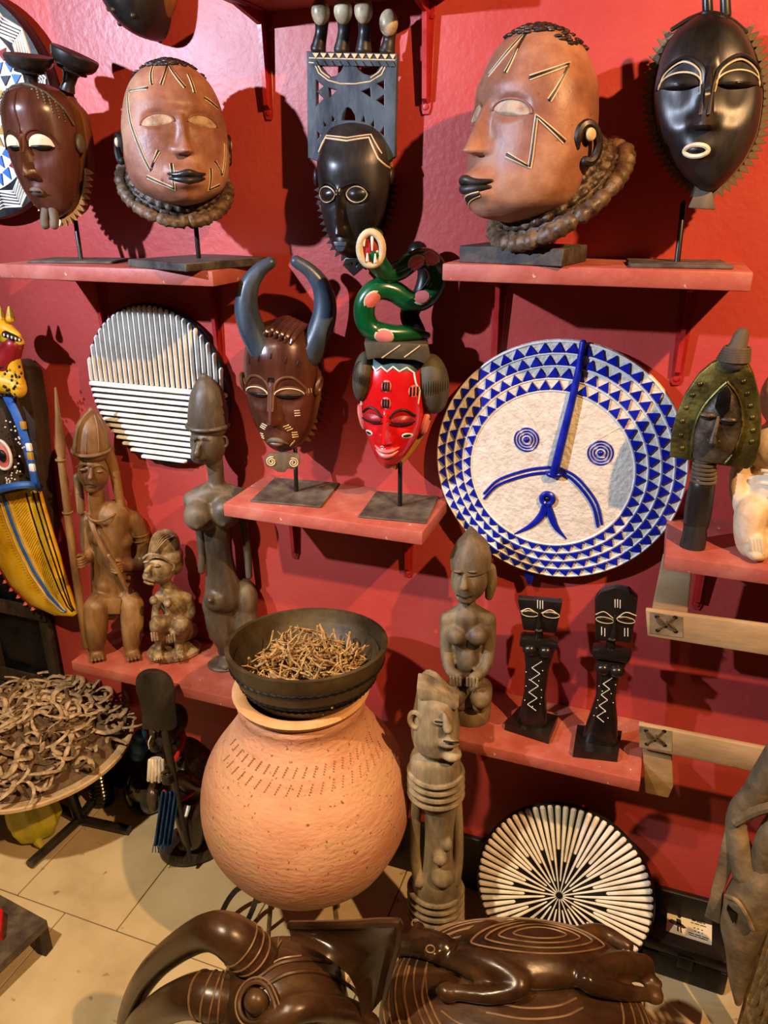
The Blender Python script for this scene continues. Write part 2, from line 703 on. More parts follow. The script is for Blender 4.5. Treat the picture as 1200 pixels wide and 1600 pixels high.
# ------------------------------------------------------------------ the setting
def struct(o):
    o['kind'] = 'structure'
    return o


wall = struct(ob('wall_back', box(-2.6, 1.6, 0.0, 0.12, 0, 2.7), 'wall_paint', smooth=False))
flr = struct(ob('floor', box(-2.6, 1.6, -3.4, 0.12, -0.06, -0.004), 'grout', smooth=False))
tile_me = None
for row in range(0, 4):
    y1 = 0.19 - 0.6 * row
    y0 = y1 - 0.6
    y1c = min(y1, 0.0)
    for k in range(-4, 10):
        x0 = -1.035 + 0.295 * k - (0.1475 if row % 2 else 0.0)
        if x0 < -2.55 or x0 > 1.3:
            continue
        ob('tile', box(x0 + 0.0015, x0 + 0.2935, y0 + 0.0015, y1c - 0.0015, -0.012, random.uniform(-0.0005, 0.0003), 0.0012, 1), 'tile', flr, smooth=False)
struct(ob('baseboard_back', box(-2.6, 1.6, -0.014, 0.0, 0.0005, 0.165, 0.002, 1), 'skirting_black', smooth=False))


def bracket(parent, x, z, ln=0.17, dep=0.15):
    """pressed steel shelf bracket under a board whose underside is at z"""
    wp = [(-0.014, 0), (0.014, 0), (0.0095, -ln + 0.01), (0.006, -ln), (-0.006, -ln), (-0.0095, -ln + 0.01)]
    a = xf(prism(wp, -0.0035, 0.0, 0.001, 1), (x, 0, z))
    b = xf(box(-0.013, 0.013, -dep, 0, -0.003, 0, 0.001, 1), (x, 0, z))
    rib = [(0, 0), (-dep * 0.9, -0.004), (-0.02, -0.02), (-0.012, -ln * 0.85), (0, -ln * 0.9)]
    c = [(x + sx, p[0] - 0.002, z + p[1] - 0.002) for sx in (-0.004, 0.004) for p in rib]
    n = len(rib)
    Fc = [tuple(range(n)), tuple(range(2 * n - 1, n - 1, -1))] + [(i, (i + 1) % n, n + (i + 1) % n, n + i) for i in range(n)]
    br = ob('bracket', join(a, b, (c, Fc)), 'bracket_paint', parent)
    for zz in (-0.025, -ln + 0.012):
        ob('screw', xf(lathe([(0.0001, -0.002), (0.0052, -0.002), (0.0056, 0), (0.0045, 0.002), (0.0001, 0.0026)], 12), (x + (0.009 if zz > -0.1 else 0), -0.0035, z + zz), (math.pi / 2, 0, 0)), 'bracket_paint', br)
    return br


def shelf(label, x0, x1, z, brackets, depth=0.19, th=0.027, ln=0.17, skew=0.0):
    t = thing('wall_shelf', label, 'shelf', ((x0 + x1) / 2, 0, z), 0)
    h = (x1 - x0) / 2
    ob('board', box(-h, h, -depth, -0.0005, -th, 0, 0.003, 2), 'shelf_paint', t)
    for bx in brackets:
        bracket(t, bx - (x0 + x1) / 2, -th, ln, depth * 0.8)
    return t


Z_TL, Z_TR, Z_MID, Z_LL, Z_LR, Z_FR = 1.479, 1.503, 1.034, 0.562, 0.592, 1.055
shelf('red painted shelf at upper left carrying the cup-horned mask and a helmet mask', -1.25, -0.765, Z_TL, (-1.165, -0.88), ln=0.2)
shelf('red painted shelf at upper right under the turned helmet mask and oval mask', -0.345, 0.107, Z_TR, (-0.289, 0.03), ln=0.18)
shelf('red painted shelf in the middle holding horned mask and red snake mask', -0.785, -0.368, Z_MID, (-0.725, -0.455), ln=0.17)
shelf('red painted shelf at lower left under the seated spear figure', -1.247, -0.70, Z_LL, (-1.12, -0.8), ln=0.17)
shelf('red painted shelf at lower right under the two ebony dolls', -0.325, 0.066, Z_LR, (-0.27, -0.02), ln=0.17)
shelf('red painted shelf at right edge under the brass-faced reliquary figure', 0.048, 0.55, Z_FR, (0.125, 0.45), ln=0.16)
shelf('shelf at top edge of photo above the four-knobbed wall mask', -0.76, -0.395, 1.928, (-0.735, -0.434), depth=0.15, ln=0.17)

# ------------------------------------------------------------------ masks: shared builders
def form_ang(fm, phi, z, lift=0.0):
    cx, a, f, b = fm.at(z)
    s, c = math.sin(phi), math.cos(phi)
    p = np.array([cx + a * s, fm.cy - (f if c > 0 else b) * c, z])
    if fm.disp and c > 0:
        p[1] -= float(fm.disp(np.array([p[0]]), np.array([z]))[0]) * float(sstep(0, 0.35, c))
    n = np.array([s / max(a, .01), -c / max(f if c > 0 else b, .01), 0.0])
    n /= np.linalg.norm(n)
    return p + n * lift


def ang_line(fm, pts, r, m=14, lift=0.0, n=6):
    P = [(np.array(a) * (1 - t) + np.array(b) * t) for a, b in zip(pts[:-1], pts[1:]) for t in np.linspace(0, 1, m)]
    keep = [P[0]]
    for q in P[1:]:
        if np.linalg.norm(q - keep[-1]) > 1e-5:
            keep.append(q)
    return tube([form_ang(fm, math.radians(q[0]), q[1], lift) for q in keep], r, n)


def stand(root, pz0, pz1, px0=0.0, px1=0.0, y=0.0, sx=0.1, sy=0.07, th=0.012, rot=0.0, r=0.0045, m='dust_plate', dy=0.0):
    """iron rod on a flat plate; the plate's underside is at z = 0"""
    ob('stand_plate', xf(box(-sx, sx, -sy, sy, 0, th, 0.0015, 1), (px0, y, 0), (0, 0, rot)), m, root)
    ob('stand_rod', tube([(px0, y, th - 0.001), ((px0 + px1) / 2, y + dy * 0.5, (th + pz1) / 2), (px1, y + dy, pz1)], r, 10), 'iron_black', root)


def outline_pts(fm, n, grow=0.0, z0=None, z1=None):
    zs = np.linspace(z0 if z0 is not None else fm.z[0] + 1e-4, z1 if z1 is not None else fm.z[-1] - 1e-4, 160)
    L = [(fm.at(z)[0] - fm.at(z)[1], z) for z in zs]
    R = [(fm.at(z)[0] + fm.at(z)[1], z) for z in zs]
    loop = np.array(R + L[::-1])
    c = loop.mean(0)
    d = np.linalg.norm(np.diff(loop, axis=0), axis=1)
    s = np.concatenate([[0], np.cumsum(d)])
    q = np.linspace(0, s[-1], n)
    out = np.stack([np.interp(q, s, loop[:, k]) for k in (0, 1)], 1)
    return out


def teeth(root, fm, n, y, size, m, zlim=None, thick=0.01, grow=0.0):
    """row of carved points round a mask's edge, one part each"""
    P = outline_pts(fm, n)
    me = raw('tooth', *prism([(-size * 0.55, -0.003), (size * 0.55, -0.003), (0, size)], -thick / 2, thick / 2))
    me.materials.append(M(m))
    fixn(me)
    me.polygons.foreach_set('use_smooth', [False] * len(me.polygons))
    for i in range(len(P)):
        a, b = P[(i - 1) % n], P[(i + 1) % n]
        t = b - a
        if np.linalg.norm(t) < 1e-6:
            continue
        nn = np.array([t[1], -t[0]]) / np.linalg.norm(t)
        p = P[i] + nn * grow
        if zlim and not zlim(p[0], p[1]):
            continue
        ob('tooth', me, None, root, loc=(p[0], y, p[1]), rot=(0, math.atan2(nn[0], nn[1]), 0))


def nose_d(zt, zb, wt, wb, h, h0=0.3, cx=0.0, nostril=0.0):
    def fn(x, z):
        t = np.clip((zt - z) / (zt - zb), 0, 1)
        w = wt + (wb - wt) * t ** 2.2
        hh = h * (h0 + (1 - h0) * t) * sstep(zt + 0.012, zt - 0.006, z) * sstep(zb - 0.004, zb + 0.0025, z)
        ax = np.abs(x - cx)
        d = hh * sstep(1.0, 0.15, ax / w)
        if nostril:
            d = d + nostril * g(ax, wb * 0.8, wb * 0.35) * g(z, zb + 0.008, 0.008)
        return d
    return fn


def socket_d(cx, cz, w, h, dep, flat_top=False):
    def fn(x, z):
        r = 0
        for sgn in (-1, 1):
            q = np.sqrt(((x - sgn * cx) / w) ** 2 + ((z - cz) / h) ** 2)
            r = r - dep * sstep(1.05, 0.35, q)
        return r
    return fn


def lips_d(cz, w, h, amp, cx=0.0):
    def fn(x, z):
        q = np.clip(1 - ((x - cx) / w) ** 2, 0, 1)
        return amp * q * (g(z, cz + h * 0.5, h * 0.42) + 0.9 * g(z, cz - h * 0.5, h * 0.42))
    return fn


def mound_d(cx, cz, w, h, amp):
    return lambda x, z: amp * np.exp(-((x - cx) / w) ** 2 - ((z - cz) / h) ** 2)


def sum_d(*fs):
    return lambda x, z: sum(f(x, z) for f in fs)


# ------------------------------------------------------------------ the two helmet masks with corded collars
HSEC = [(-0.008, 0, 0.004, 0.03, 0.004), (0.004, 0, 0.055, 0.082, 0.035), (0.030, 0, 0.096, 0.097, 0.055), (0.056, 0, 0.108, 0.098, 0.068), (0.093, 0, 0.113, 0.096, 0.09),
        (0.141, 0, 0.112, 0.092, 0.097), (0.19, 0, 0.103, 0.084, 0.096), (0.227, 0, 0.088, 0.072, 0.082), (0.263, 0, 0.052, 0.046, 0.05), (0.281, 0, 0.004, 0.006, 0.006)]
hd = sum_d(nose_d(0.165, 0.096, 0.010, 0.023, 0.036, 0.25, nostril=0.008), socket_d(0.047, 0.158, 0.036, 0.022, 0.006), mound_d(0, 0.045, 0.05, 0.035, 0.014),
           lips_d(0.049, 0.042, 0.024, 0.018), mound_d(0, 0.008, 0.035, 0.016, 0.010), mound_d(0, 0.192, 0.07, 0.015, 0.005))
HF = Form(HSEC, 2.0, hd)


def collar_parts():
    c = np.array([0, 0.055, 0.048])
    s_ = np.array([0, 0.77, 0.638])
    n_ = np.array([0, 0.638, -0.77])
    ex = np.array([1.0, 0, 0])
    prof = [(0.078, -0.075), (0.090, -0.055), (0.099, -0.035), (0.106, -0.015), (0.112, 0.0), (0.118, 0.010)]
    P = smooth_pts(prof, 30)
    nn = 132
    V, F = [], []
    for i, (r, o) in enumerate(P):
        for k in range(nn):
            a = 2 * math.pi * k / nn
            u = i / 29 * 5.0
            row = int(u)
            cell = (a / (2 * math.pi) * 30 + 0.5 * (row % 2)) % 1.0
            fz = u - row
            e = max(0.0, 1 - (2 * (cell - 0.5)) ** 2 * 1.1 - (2 * (fz - 0.5)) ** 2 * 1.2)
            rr = r + 0.0075 * e ** 0.6 - 0.004
            V.append(tuple(c + n_ * o + (ex * math.cos(a) * 0.96 + s_ * math.sin(a)) * rr))
    for i in range(29):
        for k in range(nn):
            k2 = (k + 1) % nn
            F.append((i * nn + k, i * nn + k2, (i + 1) * nn + k2, (i + 1) * nn + k))
    neck = (V, F)
    V, F = [], []
    nn, mm = 168, 12
    for k in range(nn):
        a = 2 * math.pi * k / nn
        wob = 1 + 0.16 * max(0, math.sin(a * 42)) - 0.30 * (1 if (k % 14) in (0, 1) else 0)
        for j in range(mm):
            b = 2 * math.pi * j / mm
            rr = 0.122 + 0.015 * wob * math.cos(b)
            V.append(tuple(c + n_ * (0.014 + 0.013 * wob * math.sin(b)) + (ex * math.cos(a) * 0.96 + s_ * math.sin(a)) * rr))
    for k in range(nn):
        for j in range(mm):
            F.append((k * mm + j, k * mm + (j + 1) % mm, ((k + 1) % nn) * mm + (j + 1) % mm, ((k + 1) % nn) * mm + j))
    return neck, (V, F)


head_me = raw('head', *HF.mesh(120, 150))
head_me.materials.append(M('helmet_clay'))
fixn(head_me)
NECK, RIM = collar_parts()
neck_me = raw('neck', *NECK)
neck_me.materials.append(M('helmet_cord'))
fixn(neck_me)
rim_me = raw('rim', *RIM)
mat('helmet_eye', ['#7a5a44', '#a08669', '#b9a283'], 0.5, 40, bump=0.2)
mat('helmet_rim', ['#2a1c12', '#57432e', '#806a4c'], 0.5, 40, bump=0.3)
rim_me.materials.append(M('helmet_rim'))
fixn(rim_me)


def scars(root, fm, lines, lift=0.0006):
    """painted, incised double lines: a dark groove between two pale ones"""
    for pts in lines:
        ob('scar_line', ang_line(fm, pts, 0.0026, 14, lift - 0.001), 'dark_line', root)
        off = []
        for sg in (-1, 1):
            q = []
            for i, p in enumerate(pts):
                a, b = np.array(pts[max(0, i - 1)], float), np.array(pts[min(len(pts) - 1, i + 1)], float)
                t = (b - a) * np.array([0.0018, 1.0])
                t /= np.linalg.norm(t) + 1e-9
                nrm = np.array([t[1], -t[0]]) * 0.0032 * sg
                q.append((p[0] + nrm[0] / 0.0018, p[1] + nrm[1]))
            off.append(ang_line(fm, q, 0.0012, 14, lift))
        ob('scar_edge', join(*off), 'cream_line', root)


def helmet(label, loc, rel, zoff, scars_list, plate_args, sc=1.0, lean=0.0):
    fr = Fr(loc)
    root = thing('helmet_mask', label, 'mask', loc, fr.th)
    r = (lean, 0, rel)
    for nm, me in (('head', head_me), ('neck_collar', neck_me), ('collar_rim', rim_me)):
        ob(nm, me, None, root, loc=(0, -0.035, zoff), rot=r).scale = (sc, sc, sc)
    hd_o = [c for c in root.children if c.name.startswith('head')][0]
    # eyes
    for sg in (-1, 1):
        e = ob('eye', eye_shape(HF, sg * 0.047, 0.153, 0.031, 0.018, 0.0005, 0.004, -0.12 * sg, 1.0, 0.35), 'helmet_eye', hd_o)
        ob('eyelid', HF.line(arc_pts(sg * 0.047, 0.151, 0.033, 0.019, 5, 175, tilt=-0.12 * sg), 0.0018, 16, 0.001, curve=True), 'helmet_clay', hd_o)
        # ear
        ear = [form_ang(HF, math.radians(sg * 98 + 0), z_, 0.001) for z_ in ()]
        c0 = form_ang(HF, math.radians(sg * 100), 0.108, 0.006)
        ring = [c0 + np.array([sg * 0.004 * math.cos(t), 0.017 * math.cos(t) - 0.004 * math.sin(t), 0.026 * math.sin(t)]) for t in np.linspace(-1.9, 3.4, 22)]
        ob('ear', tube(ring, [0.0075] * 20 + [0.005, 0.003], 8), 'dark_line', hd_o)
        ob('ear_stud', ell(c0 + np.array([sg * 0.004, 0, 0.012]), (0.006, 0.010, 0.010)), 'cream_line', hd_o)
    up_ = [HF.front(x, 0.0565 - 0.05 * abs(x) + 0.0015 * math.cos(x * 150), 0.0) for x in np.linspace(-0.038, 0.038, 17)]
    lo_ = [HF.front(x, 0.0425 + 0.12 * abs(x), 0.0) for x in np.linspace(-0.036, 0.036, 17)]
    wr = [0.0070 * max(0.12, 1 - (k / 8.0 - 1) ** 2) ** 0.5 for k in range(17)]
    ob('upper_lip', tube(up_, wr, 10), 'wood_black', hd_o)
    ob('lower_lip', tube(lo_, [w * 1.1 for w in wr], 10), 'wood_black', hd_o)
    # cropped hair cap: little raised tufts over crown and back
    tufts = []
    for i in range(170):
        ph = random.uniform(-180, 180)
        zt = random.uniform(0.262, 0.279) if abs(ph) < 75 else random.uniform(0.243, 0.279)
        p = form_ang(HF, math.radians(ph), zt, 0.0005)
        tufts.append(ell(p, (0.007, 0.007, 0.003), (0, 0, random.random() * 3), 7, 5))
    h = ob('hair_tufts', join(*tufts), 'dark_line', hd_o)
    h['kind'] = 'stuff'
    scars(hd_o, HF, scars_list)
    stand(root, *plate_args[0], **plate_args[1])
    return root


def PA(px, py):
    return (8 + math.degrees(math.asin(max(-1, min(1, (px - 273) / 86.0)))) - 8 - 8, (316 - py) / 820.0)


def PB(px, py):
    return (52 + math.degrees(math.asin(max(-1, min(1, (px - 822) / 98.0)))), (340 - py) / 1040.0)


LA = [[(226, 102), (238, 132)], [(256, 132), (270, 98), (300, 135)], [(317, 115), (316, 142)], [(332, 150), (350, 163)],
      [(230, 138), (196, 142), (228, 265), (245, 235)], [(220, 275), (258, 294), (262, 255)], [(333, 250), (346, 272), (352, 220)], [(325, 262), (326, 295), (344, 288)]]
LB = [[(738, 124), (784, 62), (765, 124)], [(806, 136), (870, 117), (836, 168)], [(782, 244), (816, 262), (818, 190), (862, 226)], [(720, 330), (762, 302)]]
zA = Fr((-0.865, -0.115, Z_TL))(273, 316, .035)[2]
helmet('brown helmet mask facing forward on a thin black plate at upper left', (-0.865, -0.115, Z_TL), math.radians(9), zA, [[PA(*p) for p in l] for l in LA],
       ((0, zA + 0.02), dict(sx=0.098, sy=0.085, th=0.014, rot=math.radians(38), m='slab_black', px0=0.022, px1=0.022, y=0.0)), 0.80)
zB = Fr((-0.229, -0.122, Z_TR))(822, 340, .035)[2]
helmet('brown helmet mask turned in profile with black lips and corded collar', (-0.229, -0.122, Z_TR), math.radians(-52), zB, [[PB(*p) for p in l] for l in LB],
       ((0, zB + 0.0), dict(sx=0.085, sy=0.062, th=0.026, rot=math.radians(-20), m='slab_black')), 0.91)

# ------------------------------------------------------------------ oval mask at upper right
loc = (0.007, -0.115, Z_TR)
fr = Fr(loc)
root = thing('face_mask', 'glossy black oval mask with pointed rim on a rod at upper right', 'mask', loc, fr.th)
def Q(px, py, fr=fr, c=1106):
    p = fr(px, py)
    return p[0], p[2]
zc = lambda py: fr(1106, py)[2]
cx0 = fr(1106, 160)[0]
secs = []
for py, l, r_, f, b in [(19, 1103, 1107, .004, .004), (30, 1078, 1136, .016, .02), (60, 1046, 1166, .034, .02), (100, 1030, 1182, .045, .02), (150, 1022, 1190, .05, .02), (200, 1028, 1184, .05, .02),
                        (240, 1044, 1168, .046, .02), (270, 1064, 1147, .038, .02), (292, 1088, 1124, .022, .02), (301, 1103, 1107, .004, .01)]:
    xl, xr = fr(l, py)[0], fr(r_, py)[0]
    secs.append((zc(py), (xl + xr) / 2, (xr - xl) / 2, f, b))
ex_, ez_ = 0.034, zc(136)
nz0, nz1 = zc(108), zc(204)
ncx = fr(1103, 160)[0]
d0 = sum_d(nose_d(nz0, nz1, 0.006, 0.019, 0.022, 0.35, ncx, 0.004), socket_d(0.036, zc(150), 0.034, 0.05, 0.008), mound_d(ncx, zc(238), 0.026, 0.016, 0.007))
def d_shift(fn, c):
    return lambda x, z: fn(x - c, z)
dd = sum_d(nose_d(nz0, nz1, 0.006, 0.019, 0.022, 0.35, ncx, 0.004), d_shift(socket_d(0.036, zc(152), 0.035, 0.045, 0.007), ncx), mound_d(ncx, zc(238), 0.026, 0.016, 0.007))
fm = Form(secs, 2.3, dd)
ob('face', fm.mesh(110, 120), 'wood_black', root)
for sg in (-1, 1):
    ec = ncx + sg * 0.037
    br = ob('brow', fm.line([(ncx + sg * 0.005, zc(185)), (ncx + sg * 0.006, zc(140)), (ncx + sg * 0.012, zc(112)), (ncx + sg * 0.035, zc(95)), (ncx + sg * 0.060, zc(112)), (ncx + sg * 0.068, zc(140))], 0.0026, 26, 0.001, curve=True), 'wood_black', root)
    ob('brow_edge', fm.line([(ncx + sg * 0.009, zc(150)), (ncx + sg * 0.014, zc(118)), (ncx + sg * 0.036, zc(102)), (ncx + sg * 0.058, zc(117)), (ncx + sg * 0.065, zc(140))], 0.0012, 26, 0.002, curve=True), 'cream_line', br)
    e = ob('eyelid', eye_shape(fm, ec, zc(139), 0.027, 0.018, 0.001, 0.008, 0, 1.0, 0.15), 'wood_black', root)
    ob('eye_slit', eye_shape(fm, ec, zc(137), 0.024, 0.007, 0.002, 0.0075, 0, 0.6, 0.9), 'iron_black', e)
    ob('lid_edge', fm.line(arc_pts(ec, zc(139), 0.028, 0.017, 4, 176), 0.0012, 18, 0.003, curve=True), 'cream_line', e)
mth = ob('mouth', tube([fm.front(ncx - 0.004 + 0.0155 * math.cos(t), zc(238) + 0.0072 * math.sin(t), 0.001) for t in np.linspace(0, 2 * math.pi, 24)[:-1]], 0.0032, 8, closed=True), 'white_wood', root)
ob('mouth_opening', eye_shape(fm, ncx - 0.004, zc(238), 0.013, 0.005, 0.0005, 0.001), 'iron_black', mth)
# rim behind the face
rim = Form([(z_, c_, a_ + 0.006, 0.004, b_ + 0.03) for (z_, c_, a_, f_, b_) in secs], 2.4, None, 0.012)
ob('rim', rim.mesh(72, 60), 'wood_side', root)
teeth(root, rim, 62, 0.014, 0.0125, 'wood_grey', lambda x, z: z < zc(48))
bd = [fr(px, py) for px, py in [(1087, 297), (1112, 297), (1118, 328), (1075, 325)]]
ob('beard', xf(prism([(p[0], p[2]) for p in bd], -0.008, 0.012, 0.002)), 'wood_grey', root)
ob('crest', fm.line([Q(1050, 46), Q(1080, 28), Q(1106, 22), Q(1140, 30), Q(1166, 50)], 0.003, 20, 0.0, curve=True), 'wood_black', root)
for px in (1106, 1134):
    p0, p1 = fr(px, 24), fr(px - 2, -30)
    ob('horn', tube([p0, (p0 + p1) / 2, p1], [0.0075, 0.007, 0.006], 10), 'wood_black', root)
pr = fr(1068, 318, -0.02)
stand(root, 0, pr[2], fr(1058, 410)[0], pr[0], y=0.0, sx=0.072, sy=0.055, th=0.006, rot=0.12, dy=0.02)

# ------------------------------------------------------------------ mask with two cup-shaped horns at upper left
loc = (-1.115, -0.122, Z_TL)
fr = Fr(loc)
root = thing('face_mask', 'brown face mask with two black cup-shaped horns on a rod', 'mask', loc, fr.th)
rel = math.radians(-36)
zc = lambda py: fr(75, py)[2]
k_ = 1 / 772.0
secs = [(zc(340), 0, .004, .01, .01), (zc(325), 0, .035, .025, .015), (zc(300), 0, .052, .042, .02), (zc(260), 0, .065, .055, .02), (zc(220), 0, .070, .062, .02), (zc(180), 0, .067, .064, .02),
        (zc(150), 0, .055, .056, .02), (zc(136), 0, .03, .035, .015), (zc(130), 0, .004, .008, .008)]
fm = Form(secs, 2.2, sum_d(nose_d(zc(212), zc(279), .005, .015, .024, .25, 0, .004), socket_d(.03, zc(235), .027, .032, .006), mound_d(0, zc(298), .02, .012, .006), mound_d(0, zc(175), .045, .03, .006)))
piv = ob('face', fm.mesh(100, 110), 'wood_polished', root, loc=(fr(72, 230)[0], 0, 0), rot=(0, 0, rel))
for sg in (-1, 1):
    ob('brow', fm.line([(sg * .003, zc(240)), (sg * .006, zc(216)), (sg * .026, zc(206)), (sg * .046, zc(214)), (sg * .056, zc(234))], .0022, 22, .0005, curve=True), 'wood_polished', piv)
    ob('eyelid', eye_shape(fm, sg * .030, zc(232), .021, .020, .001, .006, 0, 1.0, .1), 'cream_line', piv)
    ob('eye_slit', eye_shape(fm, sg * .030, zc(232), .018, .006, .004, .006, 0, .55, 1.0), 'iron_black', piv)
    ob('ear', xf(ell((0, 0, 0), (.008, .013, .017)), (sg * .073, .002, zc(225))), 'wood_grey', piv)
    # bone-edged hair panel
    ob('hair_edge', tube([form_ang(fm, sg * math.radians(p), zc(y_), .002) for p, y_ in ((4, 136), (28, 139), (52, 150), (72, 172), (84, 196))], .0042, 8, flat=0.6), 'wood_grey', piv)
    ob('hair_net', join(*[ell(form_ang(fm, sg * math.radians(a_), zc(y_), .0006), (.0028, .0026, .0026), None, 6, 5) for a_, y0_, y1_ in ((30, 146, 150), (38, 146, 160), (46, 149, 172), (54, 153, 182), (62, 160, 190), (70, 170, 196)) for y_ in np.arange(y0_, y1_, 4.6)]), 'olive_wood', piv)['kind'] = 'stuff'
ob('forehead_ridge', fm.line([(0, zc(150)), (0, zc(215))], .0018, 12, .0004), 'wood_polished', piv)
ob('mouth', eye_shape(fm, 0, zc(300), .014, .008, .0035, .004), 'wood_grey', piv)
ob('mouth_line', fm.line([(-.013, zc(300)), (0, zc(299)), (.013, zc(300))], .0011, 12, .0075), 'iron_black', piv)
sd = Form([(z_, c_, a_ + .006, .004, .055) for z_, c_, a_, f_, b_ in secs[1:-2]] + [(zc(345), 0, .004, .003, .03), (zc(150), 0, .05, .004, .05)], 2.6, None, .02)
ob('side_wall', sd.mesh(72, 60), 'wood_side', piv)
teeth(piv, sd, 54, .018, .011, 'white_wood', lambda x, z: z < zc(262))
for sg in (-1, 1):
    ob('beard_tuft', stube([(sg * .008, -.018, zc(328)), (sg * .011, -.022, zc(343)), (sg * .010, -.024, zc(352))], [.009, .0085, .008], 10, 12), 'wood_grey', piv)
for i, (bx, by, tx, ty, tilt) in enumerate([(50, 142, 53, 92, -.35), (105, 142, 122, 90, .45)]):
    b_, t_ = fr(bx, by), fr(tx, ty)
    ax = (t_ - b_)
    L_ = np.linalg.norm(ax)
    prof = [(.014, 0), (.011, L_ * .2), (.013, L_ * .45), (.016, L_ * .52), (.0265, L_ * .56), (.0275, L_ * .60), (.026, L_ * .63), (.034, L_ * .70), (.0395, L_ * .82), (.042, L_ * .96), (.0425, L_ * 1.03), (.041, L_ * 1.07), (.036, L_ * 1.05), (.010, L_ * .92), (.0005, L_ * .9)]
    ob('cup_horn', xf(lathe(prof, 36), b_, (0.22, (.06 if i == 0 else .36), 0)), 'wood_black', root)
stand(root, 0, zc(318), fr(127, 408)[0], fr(116, 330)[0], y=.03, sx=.088, sy=.05, th=.005, rot=-.5, dy=.03)

# ------------------------------------------------------------------ wall mask with openwork comb and four knobs
loc = tuple(atY(540, 250, -0.003))
fr = Fr(loc)
# hangs flat on the wall: x along the wall, front to the room
root = thing('wall_mask', 'black wall mask with openwork comb board and four bone knobs', 'mask', (loc[0], -0.002, loc[2]), math.radians(6))
def W(px, py, Y=-0.05):
    p = atY(px, py, Y)
    return (p[0] - loc[0], p[2] - loc[2])
zc = lambda py: W(545, py)[1]
def cxs(py):
    return W(546, py)[0]
# comb board
YB = -0.045
out = [W(481, 84, YB), W(483, 246, YB), W(498, 252, YB), W(600, 252, YB), W(611, 244, YB), W(614, 85, YB)]
holes = []
def hole(pts):
    holes.append([W(px, py, YB) for px, py in pts])
hole([(497, 103), (537, 102), (532, 113), (524, 121), (515, 123), (507, 116)])
hole([(551, 103), (592, 103), (584, 116), (574, 120), (564, 117), (557, 111)])
hole([(493, 124), (507, 136), (497, 145), (507, 155), (493, 170)])
hole([(511, 137), (527, 141), (513, 157)])
hole([(597, 124), (582, 131), (597, 142)])
hole([(576, 136), (559, 143), (577, 155)])
hole([(597, 146), (582, 157), (597, 168)])
hole([(531, 190), (533, 178), (538, 169), (542, 167), (547, 170), (553, 180), (554, 190)])
hole([(516, 192), (517, 178), (525, 191)])
hole([(505, 200), (504, 189), (513, 198)])
hole([(495, 222), (495, 204), (503, 212)])
hole([(560, 191), (566, 177), (569, 193)])
hole([(574, 196), (582, 184), (582, 202)])
hole([(588, 208), (597, 194), (597, 215)])
ob('comb_board', xf(plate([out] + holes, .008, .0015), (0, YB, 0)), 'wood_bluish', root, deg=30)
tri = []
for i in range(11):
    x = 486 + i * 11.6
    for dy, fl in ((88, 1), (99, -1)):
        c = [W(x, dy - 4 * fl, YB - .009), W(x + 9, dy - 4 * fl, YB - .009), W(x + 4.5, dy + 4 * fl, YB - .009)]
        ob('carved_triangle', xf(prism(c, YB - .0105, YB - .006)), 'cream_line' if fl > 0 else 'wood_bluish', root, smooth=False)
ob('comb_groove', join(*[xf(tube([(W(a, b, YB)[0], YB - .008, W(a, b, YB)[1]) for a, b in pts], .0011, 6)) for pts in
   ([(484, 93), (612, 94)], [(484, 104 - 4), (495, 101)], [(493, 104), (498, 116), (512, 127), (530, 132), (552, 132), (575, 128), (592, 117), (598, 104)], [(497, 104), (502, 114), (514, 123)], [(594, 104), (588, 113), (576, 122)])]), 'cream_line', root)
for (bx, tx, ty) in [(495, 494, 18), (530, 528, 16), (563, 559, 14), (599, 597, 33)]:
    b_, t_ = W(bx, 86, YB), W(tx, ty, YB - .02)
    n_ = ob('peg', stube([(b_[0], YB + .001, b_[1] + .008), (b_[0] * .7 + t_[0] * .3, YB, b_[1] * .7 + t_[1] * .3), (b_[0] * .3 + t_[0] * .7, YB, b_[1] * .3 + t_[1] * .7 - .006), (t_[0], YB - .006, t_[1])], [.0135, .0115, .0105, .014], 14, 20), 'wood_black', root)
    ob('bone_knob', ell((t_[0], YB - .012, t_[1]), (.0155, .013, .0195)), 'bone_knob', n_)
# face
secs = []
for py, l, r_, f, b in [(190, 541, 546, .004, .004), (200, 512, 580, .02, .012), (225, 498, 596, .036, .02), (260, 494, 602, .046, .02), (300, 497, 601, .048, .02), (340, 503, 592, .045, .02),
                        (370, 512, 580, .038, .02), (392, 522, 565, .026, .015), (403, 541, 546, .004, .004)]:
    secs.append((zc(py), (W(l, py)[0] + W(r_, py)[0]) / 2, (W(r_, py)[0] - W(l, py)[0]) / 2, f, b))
nc = W(536, 330)[0]
fm = Form(secs, 2.3, sum_d(nose_d(zc(300), zc(366), .005, .012, .022, .35, nc, .003), d_shift(socket_d(.028, zc(306), .026, .026, .006), nc), mound_d(nc, zc(262), .035, .025, .005), mound_d(nc, zc(380), .018, .014, .008)), -.045)
ob('face', fm.mesh(100, 120), 'wood_black', root)
for sg, ex in ((-1, 516), (1, 562)):
    ec = W(ex, 303)[0]
    e = ob('eye', eye_shape(fm, ec, zc(304), .0185, .0135, .0015, .010), 'wood_black', root)
    ob('eye_ring', tube([fm.front(ec + .0183 * math.cos(t), zc(304) + .0128 * math.sin(t) * abs(math.sin(t)) ** .25, .0032 + .002 * abs(math.sin(t))) for t in np.linspace(0, 2 * math.pi, 27)[:-1]], .0011, 7, closed=True), 'bone_knob', e)
    ob('brow', fm.line([(nc + sg * .003, zc(305)), (nc + sg * .005, zc(294)), (ec, zc(286)), (ec + sg * .022, zc(300))], .002, 20, .0006, curve=True), 'wood_black', root)
    ob('ear', ell((W(491 if sg < 0 else 603, 276)[0], -.04, zc(276)), (.007, .012, .016)), 'wood_black', root)
